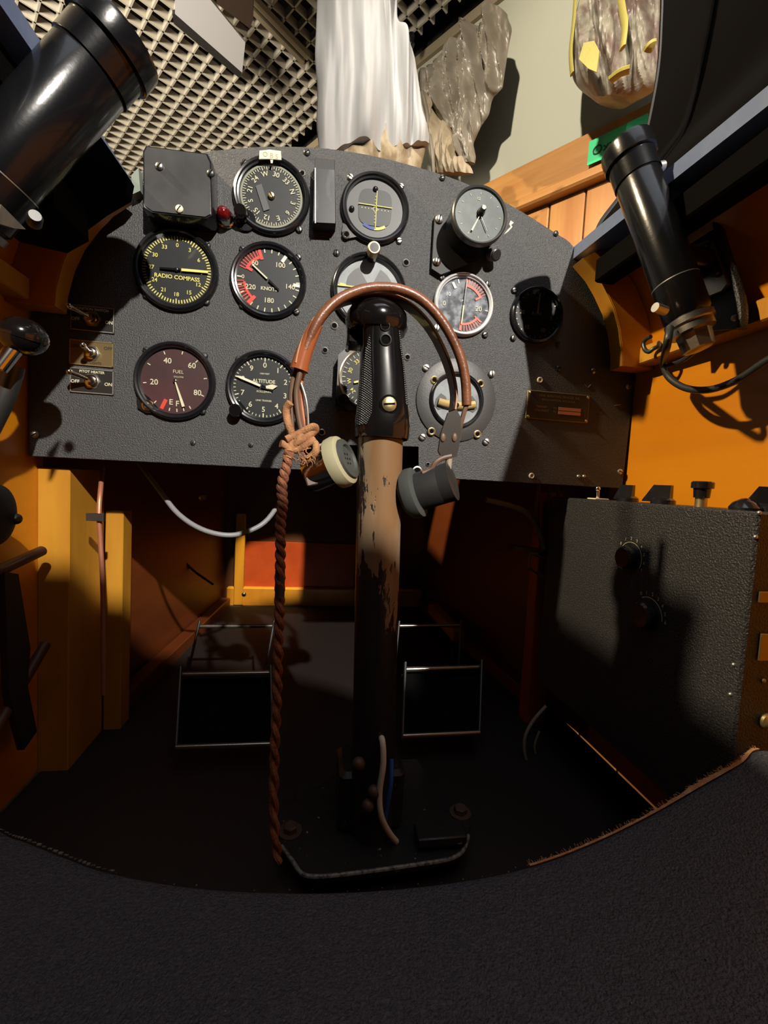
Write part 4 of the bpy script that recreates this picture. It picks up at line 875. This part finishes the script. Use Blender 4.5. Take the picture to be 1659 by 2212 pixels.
# knot and braided cord
kn = MB().use(rope)
for q in (((606, 958), (625, 962), (655, 950), (680, 930), (676, 922), (650, 935), (618, 950)), ((627, 870), (618, 885), (622, 915), (632, 945), (625, 975)), ((660, 945), (680, 958), (682, 975), (668, 990), (655, 995)), ((610, 960), (640, 972), (664, 958), (678, 948)), ((622, 990), (630, 970), (645, 950), (652, 940))):
    kn.tube([hY(x, y, .340+.002*(i % 2)) for i, (x, y) in enumerate(q)], .0030, 10)
for k in range(22):
    a = random.uniform(0, 6.28); x, y = 655+random.uniform(-12, 18), 985+random.uniform(-10, 12); kn.tube([hY(x, y, .338), hY(x+10*math.cos(a), y+10*math.sin(a), .336), hY(x+16*math.cos(a+.6), y+16*math.sin(a+.6), .338)], .0004, 5)
kn.build('cord_knot', rope, hs)
cord = [(625, 975, .341), (618, 1010, .342), (609, 1050, .342), (611, 1090, .343), (606, 1130, .343), (606, 1180, .343), (605, 1240, .343), (604, 1300, .344), (602, 1370, .344), (600, 1450, .345), (597, 1540, .345), (593, 1640, .345), (592, 1760, .346), (600, 1860, .346)]
C_ = crom([hY(*p) for p in cord], 14)
for k in (0, 1):
    mb = MB().use(rope2 if k else rope2); pp = []
    for i, p in enumerate(C_): a = i*.55+k*pi; pp.append(p+V((.0017*math.cos(a), .0017*math.sin(a), 0)))
    mb.tube(pp, .0026, 8, 1); mb.build('braided_cord', rope2, hs)
MB().use(rubber).tube([hY(605, 1232, .343), hY(604.5, 1262, .343), hY(604, 1290, .343)], .0037, 12).build('cord_sleeve', rubber, hs)
# earphones
def earphone(c, ax, r, parent, padc, bodym):
    ax = V(ax).normalized()
    MB().use(bodym).lathe(c, ax, [(r*.72, -.022), (r*.75, -.020), (r*.75, 0)], 36).build('earphone_body', bodym, parent)
    MB().use(padc).lathe(c, ax, [(r*.75, -.001), (r, .001), (r*1.02, .006), (r*.96, .010), (r*.82, .0115)], 40).build('earphone_pad', padc, parent)
    MB().use(rubber).lathe(c, ax, [(r*.80, .0112), (r*.78, .0135), (r*.55, .0145), (r*.50, .0125), (r*.2, .0120), (.0001, .012)], 40, cap=False).build('earphone_cap', rubber, parent)
    mb = MB().use(holeblk); e1 = ax.cross(V((0, 0, 1))).normalized(); e2 = e1.cross(ax)
    for k in range(7): a = k*pi/3; rr = 0 if k == 6 else r*.22; mb.lathe(c+ax*.0123+(e1*math.cos(a)+e2*math.sin(a))*rr, ax, [(.0009, 0), (.0001, .0002)], 8, cap=False)
    mb.build('sound_holes', holeblk, parent)
earphone(hY(722, 1003, .352), (.82, -.42, .40), .0205, hs, padm, chrome)
MB().use(alu).prism([hY(x, y, .350) for x, y in ((672, 990), (688, 960), (702, 955), (700, 990), (692, 1030), (680, 1022))], (0, .006, 0)).build('earphone_yoke', alu, hs)
mm = mat('pinkish_metal', (.32, .25, .22), .4, .6); MB().use(mm).rbox(hY(677, 1037, .349), (.0058, .003, .0040), .001, (V((.95, 0, .3)), V((0, 1, 0)), V((-.3, 0, .95)))).build('terminal_block', mm, hs)
earphone(hY(905, 1062, .362), (-.72, .40, -.30), .0215, hs, rubber, dsteel)
mb = MB().use(dsteel); mb.lathe(hY(905, 1062, .362), (.72, -.40, .30), [(.016, .018), (.0165, .030), (.012, .031)], 32); mb.build('earphone_back', dsteel, hs)
q = [hY(*p, .352) for p in ((966, 892), (984, 886), (998, 912), (990, 960), (984, 987), (950, 984), (945, 975), (950, 938))]
MB().use(mat('slider_grey', (.06, .055, .048), .3, .5)).prism(q, (0, -.003, 0)).build('slider_plate', MATS['slider_grey'], hs)
for x, y in ((957, 945), (982, 945)): MB().use(wire_br).ball(hY(x, y, .3485), .0022, 12, (1, .5, 1.6)).build('slider_slot', wire_br, hs)
MB().use(wire_br).tube([hY(*p) for p in ((1008, 874, .350), (1002, 892, .350), (994, 925, .351), (990, 950, .352))], .0020, 8).build('wire', wire_br, hs)
mm = mat('drab_sleeve', (.30, .25, .18), .6); MB().use(mm).tube([hY(*p) for p in ((970, 985, .352), (968, 1010, .352), (960, 1040, .353), (950, 1066, .355))], .0028, 10).build('sleeved_wire', mm, hs)
MB().use(wire_br).tube([hY(*p) for p in ((975, 985, .350), (955, 990, .350), (940, 1000, .350), (930, 1015, .351), (912, 1022, .352))], .0020, 8).build('wire', wire_br, hs)
mb = MB().use(yellow)
for k in range(10): a, b = hY(927+4*k, 1024-2*k, .349), hY(931+4*k, 1030-2*k, .347); mb.tube([a, b], .0007, 6, 1)
mb.build('coil_spring', brass, hs)

# ================================================================== left side: throttle, wheel
kb = dep(50, 727, .357)
t = thing('throttle_lever', kb, 'throttle lever with black ball knob and chrome stem', 'lever')
MB().use(bake).ball(kb, .0175, 36, (1, 1, .84)).build('lever_knob', bake, t)
MB().use(bake).lathe(kb, (.25, -.15, 1), [(.01785, -.0004), (.01785, .0004)], 40).build('knob_seam', bake, t)
e1_ = dep(2, 790, .35); MB().use(chrome).cyl(kb, e1_+(e1_-kb)*.1, .0068, .0060).build('lever_stem', chrome, t)
MB().use(dsteel).tube([dep(30, 790, .37), dep(8, 860, .37), dep(-40, 960, .37), dep(-90, 1080, .36)], .008, 12).build('lever_arm', dsteel, t)
c = hX(-25, 1112, -.255); t = thing('trim_wheel', c, 'dark round hand wheel with a bolt low on the left side', 'wheel')
MB().use(flatblk).lathe(c, (1, 0, 0), [(.018, -.008), (.0245, -.006), (.0255, 0), (.0245, .006), (.018, .008)], 40).build('wheel', flatblk, t)
MB().use(dsteel).lathe(hX(27, 1120, -.252), (1, -.6, 0), [(.005, 0), (.0045, .006), (.002, .008)], 16).build('wheel_bolt', dsteel, t)
t = thing('side_frame', hX(40, 1300, -.265), 'dark metal side plate with wooden rails low on left wall', 'frame')
MB().use(flatblk).prism([hX(*p, -.262) for p in ((10, 1235), (40, 1240), (66, 1400), (60, 1480), (80, 1580), (52, 1620), (20, 1500))], (-.006, 0, 0)).build('side_plate', flatblk, t)
MB().use(woodD).cyl(hX(-40, 1250, -.268), hX(90, 1190, -.268), .005).build('side_rail', woodD, t); MB().use(woodD).cyl(hX(-30, 1610, -.268), hX(98, 1392, -.268), .005).build('side_rail', woodD, t)

# ================================================================== footwell
t = thing('copper_pipe', hY(214, 1100, .50), 'thin copper pipe clipped beside the left wooden post', 'pipe')
MB().use(copper).tube([hY(*p) for p in ((222, 1010, .56), (217, 1060, .53), (214, 1110, .52), (217, 1170, .52), (221, 1240, .52), (223, 1330, .52), (224, 1500, .52))], .0026, 10).build('pipe', copper, t)
MB().use(steel).rbox(hY(206, 1117, .515), (.0088, .002, .0042), .0005).build('pipe_clamp', steel, t)
t = tag(MB().use(greyhose).tube([hY(*p) for p in ((300, 1000, .60), (345, 1060, .58), (385, 1110, .56), (435, 1143, .55), (490, 1156, .55), (535, 1148, .56), (578, 1122, .57), (620, 1060, .60))], .0031, 12).build('hose', greyhose), 'grey hose hanging in a loop under the panel', 'hose')
t = tag(MB().use(MATS['black_cable']).tube([hY(*p) for p in ((330, 1090, .9), (370, 1170, .9), (410, 1225, .95), (460, 1262, 1.0))], .0025, 8).build('thin_cable', MATS['black_cable']), 'thin dark cable drooping across the left footwell wall', 'cable')
MBt = MB().use(dbrass).lathe(hY(438, 1075, .62), (.3, -1, .1), [(.002, 0), (.005, .002), (.0055, .006), (.003, .008)], 14); tag(MBt.build('wing_nut', dbrass), 'small tarnished brass fitting hanging in the dark below panel', 'fitting')
t = thing('wiring_loom', hY(1180, 1100, .56), 'bundle of brown wires hanging below the right of panel', 'wires')
for k, q in enumerate((((1165, 1045), (1160, 1100), (1164, 1150), (1172, 1190)), ((1185, 1045), (1188, 1100), (1190, 1140), (1184, 1190)), ((1205, 1050), (1208, 1110), (1206, 1150), (1202, 1195)), ((1050, 1080), (1100, 1092), (1140, 1110), (1165, 1150), (1175, 1185)))): MB().use([dbrass, wire_br, wire_br, MATS['drab_sleeve']][k]).tube([hY(x, y, .56) for x, y in q], .0026 if k < 3 else .004, 8).build('wire', wire_br, t)
MB().use(dbrass).prism([hY(*p, .56) for p in ((1110, 1180), (1205, 1192), (1204, 1202), (1115, 1187))], (0, .02, 0)).build('loom_tray', dbrass, t)
q = [hY(*p, .55) for p in ((1144, 1202), (1150, 1196), (1180, 1210), (1183, 1218), (1182, 1242), (1176, 1248), (1146, 1228), (1143, 1222), (1144, 1202))]
tag(MB().use(dbrass).tube(crom(q, 3), .0016, 8, 1).build('square_ring', dbrass), 'rounded square brass frame ring below the brown wires', 'ring')
tag(MB().use(brass).ball(hY(1026, 1293, .95), .006, 16, (.7, .7, 1)).build('brass_stud', brass), 'tiny bright brass stud deep in the right footwell', 'stud')
for x, y, yy in ((396, 1289, .98), (527, 1284, 1.15)):
    tag(MB().use(alu).ball(hY(x, y, yy), .006, 14).build('stud', alu), 'round pale stud low on the left footwell wall' if x < 500 else 'round pale stud on the footwell end ledge', 'stud')
tag(MB().use(MATS['drab_sleeve']).tube([hY(*p) for p in ((1180, 1525, .50), (1150, 1560, .50), (1133, 1600, .50), (1140, 1650, .50), (1180, 1700, .50), (1240, 1745, .50), (1300, 1775, .48), (1345, 1782, .46))], .0022, 10).build('floor_cable', MATS['drab_sleeve']), 'pale cable curling down beside the console box', 'cable')
tag(MB().use(MATS['drab_sleeve']).tube([hY(*p) for p in ((1165, 1580, .51), (1155, 1620, .51), (1180, 1680, .51), (1230, 1740, .50), (1280, 1810, .46))], .0016, 8).build('floor_cable', MATS['drab_sleeve']), 'thinner brown cable running behind the pale curling cable', 'cable')
# rudder pedals
def pedal(name, top, mid, low, label):
    Y1, Y2 = .66, .56
    a, b = hY(*top[0], Y1), hY(*top[1], Y1); c_, d_ = hY(*mid[0], Y2), hY(*mid[1], Y2); e_, f_ = hY(*low[0], .50), hY(*low[1], .50)
    t = thing(name, (a+b)/2, label, 'pedal', 'tubular rudder pedals')
    mm_ = mat('dull_rod', (.34, .30, .25), .28, .9)
    MB().use(mm_).cyl(a, b, .0028).build('top_bar', mm_, t); MB().use(mm_).cyl(c_, d_, .0034).build('foot_bar', mm_, t); MB().use(mm_).cyl(e_, f_, .0030).build('lower_bar', mm_, t)
    dn = V((-.01, -.03, -.075))
    for p in (a, b): MB().use(dsteel).cyl(p+V((0, 0, .008)), p+dn, .0018).build('side_rod', dsteel, t)
    for p, q_ in ((c_, e_), (d_, f_)): MB().use(dsteel).cyl(p+V((0, 0, .010)), q_+V((0, 0, -.004)), .0020).build('side_rod', dsteel, t)
    k = V((0, .02, -.018)); MB().use(dsteel).cyl(c_+k, d_+k, .003).build('rear_bar', dsteel, t)
    MB().use(holeblk).prism([c_+V((0, .006, -.01)), d_+V((0, .006, -.01)), f_+V((0, .006, .0)), e_+V((0, .006, .0))], (0, .006, 0)).build('foot_plate', holeblk, t)
    return t
pedal('rudder_pedal', ((431, 1353), (592, 1352)), ((390, 1457), (584, 1454)), ((380, 1614), (590, 1607)), 'tubular rudder pedal left of the control stick')
pedal('rudder_pedal', ((862, 1352), (996, 1350)), ((875, 1446), (1040, 1441)), ((870, 1590), (1036, 1582)), 'tubular rudder pedal right of the control stick')
# extra rails behind the pedals
tag(MB().use(woodY).rbox(V((.30, .93, -.30)), (.012, .10, .012), .002).build('rail_block', woodY), 'orange wooden block low on the right footwell wall', 'block')

# ================================================================== console box at right
XK = .31
K = lambda x, y, X=XK: hX(x, y, X)
kt = K(1400, 1088).z
yf, yn = K(1190, 1080).y, K(1640, 1105).y
kb_ = K(1185, 1490).z
cs = thing('radio_console', V((.35, (yf+yn)/2, kb_)), 'black crackle finished control box standing along the right side', 'control box')
MB().use(crackle2).rbox(V((XK+.034, (yf+yn)/2, (kt+kb_)/2)), (.034, (yf-yn)/2, (kt-kb_)/2), .0018).build('console_body', crackle2, cs)
for x, y in ((1585, 1436), (1578, 1500), (1640, 1108), (1632, 1160)): p = K(x, y); MB().use(alu).ball(p, .0016, 10).build('console_screw', alu, cs)
def facedial(px, py, r, marks, a0, a1):
    p = K(px, py); t_ = MB().use(gloss); t_.lathe(p, (-1, 0, 0), [(r*.6, 0), (r*.6, .008), (r*.5, .010)], 32); t_.build('console_knob', gloss, cs)
    mb = MB().use(ivory); N_ = 20
    for i in range(N_):
        a, b = R(a0+(a1-a0)*i/N_), R(a0+(a1-a0)*(i+1)/N_)
        mb.add([p+V((-.0006, -rr*math.sin(x_), rr*math.cos(x_))) for rr, x_ in ((r*.80, a), (r*.83, a), (r*.83, b), (r*.80, b))], [(0, 1, 2, 3)])
    for i in range(marks): a = R(a0+(a1-a0)*i/(marks-1)); text(mb, str(i), p+V((-.0006, -r*math.sin(a), r*math.cos(a))), r*.22, 0, V((0, -1, 0)), V((0, 0, 1)), 0)
    mb.build('dial_marks', ivory, cs)
facedial(1362, 1205, .019, 8, -50, 120); facedial(1400, 1330, .021, 7, -30, 90)
# rear face items (facing the camera)
for x, y, m_, h_ in ((1656, 1290, dbrass, (.009, .004)), (1662, 1398, dbrass, (.012, .010))):
    p = hY(x, y, yn-.001); MB().use(m_).rbox(p+V((h_[0]*.3, 0, 0)), (h_[0], .0008, h_[1]), .0003).build('brass_plate', m_, cs)
p = hY(1654, 1556, yn); MB().use(brass).lathe(p, FR, [(.0062, 0), (.006, .003), (.003, .005)], 20).build('brass_button', brass, cs)
p = hY(1648, 1470, yn); MB().use(dbrass).ball(p, .002, 10).build('console_screw', dbrass, cs)
# controls on the top
def K2(x, X=.335): d = ray(x, 1088); yy = X*d.y/d.x; return V((X, yy, kt))
p = K2(1290, .345); MB().use(cream).rbox(p+V((0, 0, .0006)), (.009, .009, .0008), .0003).build('toggle_plate', cream, cs)
MB().use(chrome).tube([p+V((0, 0, .001)), p+V((-.001, 0, .012))], lambda q: .0018+.0008*q, 12, 3).build('toggle_lever', chrome, cs); MB().use(chrome).ball(p+V((-.001, 0, .013)), .0034, 14).build('lever_tip', chrome, cs)
def barknob(p, ang, L_, h_, nm='selector_knob'):
    mb = MB().use(gloss); mb.lathe(p, (0, 0, 1), [(.011, 0), (.0105, .004), (.008, .006)], 28)
    d = V((math.cos(ang), math.sin(ang), 0)); n = V((-d.y, d.x, 0))
    rows = []
    for f, hh_ in ((-.35, h_), (.0, h_), (.45, h_), (.72, h_*.55), (1.0, h_*.18)):
        c_ = p+d*(f*L_); wz = .0035 if f < .9 else .001
        rows.append([c_-n*wz+V((0, 0, .002)), c_+n*wz+V((0, 0, .002)), c_+n*wz*.7+V((0, 0, hh_)), c_-n*wz*.7+V((0, 0, hh_))])
    mb.grid(rows, False, True)
    for i in (0, 4): b = len(mb.v)-20+i*4; mb.f.append([b, b+1, b+2, b+3]); mb.mi.append(0); mb.sm.append(False)
    mb.build(nm, gloss, cs)
barknob(K2(1355), pi*.62, .016, .018); barknob(K2(1432), pi*.62, .020, .0185)
p = K2(1514, .34); mb = MB().use(brass); mb.lathe(p, (0, 0, 1), [(.0048, 0), (.0048, .011)], 20); mb.use(gloss); mb.lathe(p, (0, 0, 1), [(.0062, .008), (.0068, .016), (.0088, .0165), (.0088, .0215), (.0080, .0225)], 28); mb.build('push_button', gloss, cs)
p = K2(1610, .328); MB().use(gloss).lathe(p, (0, 0, 1), [(.010, 0), (.0105, .002), (.008, .006), (.003, .009), (.0003, .0095)], 28).build('dome_knob', gloss, cs)
barknob(K2(1665, .345), pi*.75, .018, .019)

# ================================================================== seat front in the foreground
ed = [(-120, 1700, -.235), (0, 1792, -.240), (60, 1817, -.243), (150, 1853, -.247), (235, 1882, -.250), (400, 1912, -.252), (600, 1925, -.252), (800, 1921, -.250), (1000, 1900, -.246), (1150, 1868, -.240), (1280, 1820, -.232), (1400, 1762, -.220), (1520, 1694, -.202), (1600, 1648, -.188), (1640, 1618, -.178), (1760, 1640, -.168)]
E_ = crom([hZ(*p) for p in ed], 6)
stt = thing('seat_cushion', V((.03, .15, -.30)), 'dark blue black leathercloth seat front with frayed edge filling the foreground', 'seat')
def seat_row(s_, dz):
    out_ = []
    for i, p in enumerate(E_):
        y = p.y*(1-s_)+(-.30)*s_
        z = p.z+.018*math.sin(min(1, s_*2.2)*pi/2)+.010*noise.noise(V((p.x*9, s_*4, 1)))*min(1, s_*6)-.02*s_+dz
        out_.append(V((p.x*(1-.05*s_), y, z)))
    return out_
ss = [0, .004, .012, .03, .06, .1, .15, .2, .27, .35, .45, .6, .8, 1]
top_ = [seat_row(s_, 0 if s_ > 0 else -.0015) for s_ in ss]; bot_ = [seat_row(s_, -.006) for s_ in ss]
mb = MB().use(seatm); mb.grid(top_, True); mb.grid(bot_, True); mb.grid([top_[0], bot_[0]], False); mb.build('seat_cover', seatm, stt)
mb = MB().use(fray)       # frayed backing showing at the edge, wider to the right
rng = random.Random(8)
Ef = crom([hZ(*p) for p in ed], 24); pw = []
def wfr(px):
    return .0007+(.0030*math.exp(-((px-1530)/75)**2))+(.0009 if px > 1145 else 0)
rowsF = []
for i, p in enumerate(Ef):
    q_ = p+V((0, 0, Z0)); z_ = p.dot(cf); px = CXP+FPX*p.dot(cr)/z_
    if px < 1140 or px > 1642: continue
    w_ = wfr(px)*rng.uniform(.7, 1.25); dn_ = V((-.25, .6, -.2)).normalized()
    rowsF.append([p+V((0, -.0006, .0004)), p+dn_*w_*.6+V((0, 0, .0006)), p+dn_*w_, p+dn_*w_*.5+V((0, 0, -.002))])
mb.grid(rowsF, False, True)
for k in range(260):
    r_ = rng.choice(rowsF); p = r_[2]; d_ = V((rng.uniform(-.7, .4), rng.uniform(.2, 1), rng.uniform(-.5, .6))).normalized()*rng.uniform(.0008, .0028); mb.tube([p, p+d_*.6, p+d_+V((0, 0, -.0003))], .00016, 4, 1)
mb.build('frayed_edge', fray, stt)['label'] = 'orange frayed backing along the right edge'
mb = MB().use(MATS['chipped_edge'])
for i in range(0, len(Ef), 3):
    p = Ef[i]; px = CXP+FPX*p.dot(cr)/p.dot(cf)
    if px < 245: mb.tube([p+V((0, 0, .0004)), Ef[min(i+2, len(Ef)-1)]+V((0, .0006, .0006))], rng.uniform(.0003, .0009), 6, 1)
    elif px < 1140 and rng.random() < .5: mb.ball(p+V((0, rng.uniform(-.001, .001), .0003)), rng.uniform(.0002, .0006), 6)
mb.build('edge_specks', MATS['chipped_edge'], stt)['kind'] = 'stuff'
mb = MB().use(MATS['chipped_edge'])     # lint specks
for k in range(90):
    x, y = rng.uniform(60, 1640), rng.uniform(1940, 2205); s_ = rng.uniform(.05, .4)
    i = rng.randrange(4, len(E_)-4); p = seat_row(s_, 0)[i]; mb.ball(p+V((0, 0, .0002)), rng.uniform(.0002, .0006), 6)
mb.build('lint_specks', MATS['chipped_edge'], stt)['kind'] = 'stuff'
# pedestal under the trainer
tag(MB().use(woodD).rbox(V((XC, .35, -.36-(Z0-.36)/2-.004)), (.22, .30, (Z0-.372)/2), .01).build('trainer_pedestal', woodD), 'dark wooden pedestal carrying the trainer fuselage', 'pedestal')

# ================================================================== pieces that belong to a part become its sub-parts
SUB = {'dial_face': 'markings needle needle_tail long_needle short_needle red_arrows pink_strokes hub red_mark window mask dial_mask horizon_bar vertical_needle horizontal_needle translucent_tape minute_hand hour_hand second_hand',
       'toggle_lever': 'lever_tip', 'plate': 'border', 'tab': 'pointer_stub', 'card': 'lettering', 'lever_knob': 'knob_seam', 'earphone_cap': 'sound_holes', 'mounting_lug': 'lug_screw', 'plate_edge': 'plate_rivet',
       'case': 'case_screw', 'former_rib': 'rib_capping', 'inner_strap': 'strap_piping stitching', 'seat_cover': 'frayed_edge edge_specks lint_specks', 'base_plate': 'base_bolt base_lip stop_block', 'grip': 'grip_screw grip_hole screw_recess knurled_strip',
       'console_knob': 'dial_marks', 'wheel': 'wheel_bolt', 'lamp_base': 'joint_line', 'lamp_socket': 'set_screw', 'lamp_cap': 'cap_screw', 'bracket_web': 'bracket_rivet', 'swivel_plate': 'bracket_bolt swivel_boss', 'bag': 'yellow_patch yellow_piping edge_webbing strap',
       'lid': 'lid_screw', 'ring_plate': 'brass_eyelet', 'left_leg': 'hem_band', 'plug_body': 'plug_ribs', 'base_bracket': 'bracket_screw', 'plate_face': 'number_strip', 'slider_plate': 'slider_slot', 'panel_plate': 'paint_chip scratch', 'console_body': 'console_screw'}
WANT = {c_: p_ for p_, cs_ in SUB.items() for c_ in cs_.split()}
for th_ in [o for o in COL.objects if not o.parent and len(o.children)]:
    kids = sorted(th_.children, key=lambda o: o.name)
    kids = [o for o in COL.objects if o.parent == th_]          # creation order
    for i_, k_ in enumerate(kids):
        b_ = k_.name.split('.')[0]; w_ = WANT.get(b_)
        if not w_: continue
        before = [q for q in kids[:i_] if q.name.split('.')[0] == w_]; after = [q for q in kids[i_:] if q.name.split('.')[0] == w_]
        tgt_ = before[-1] if before else (after[0] if after else None)
        if tgt_: k_.parent = tgt_
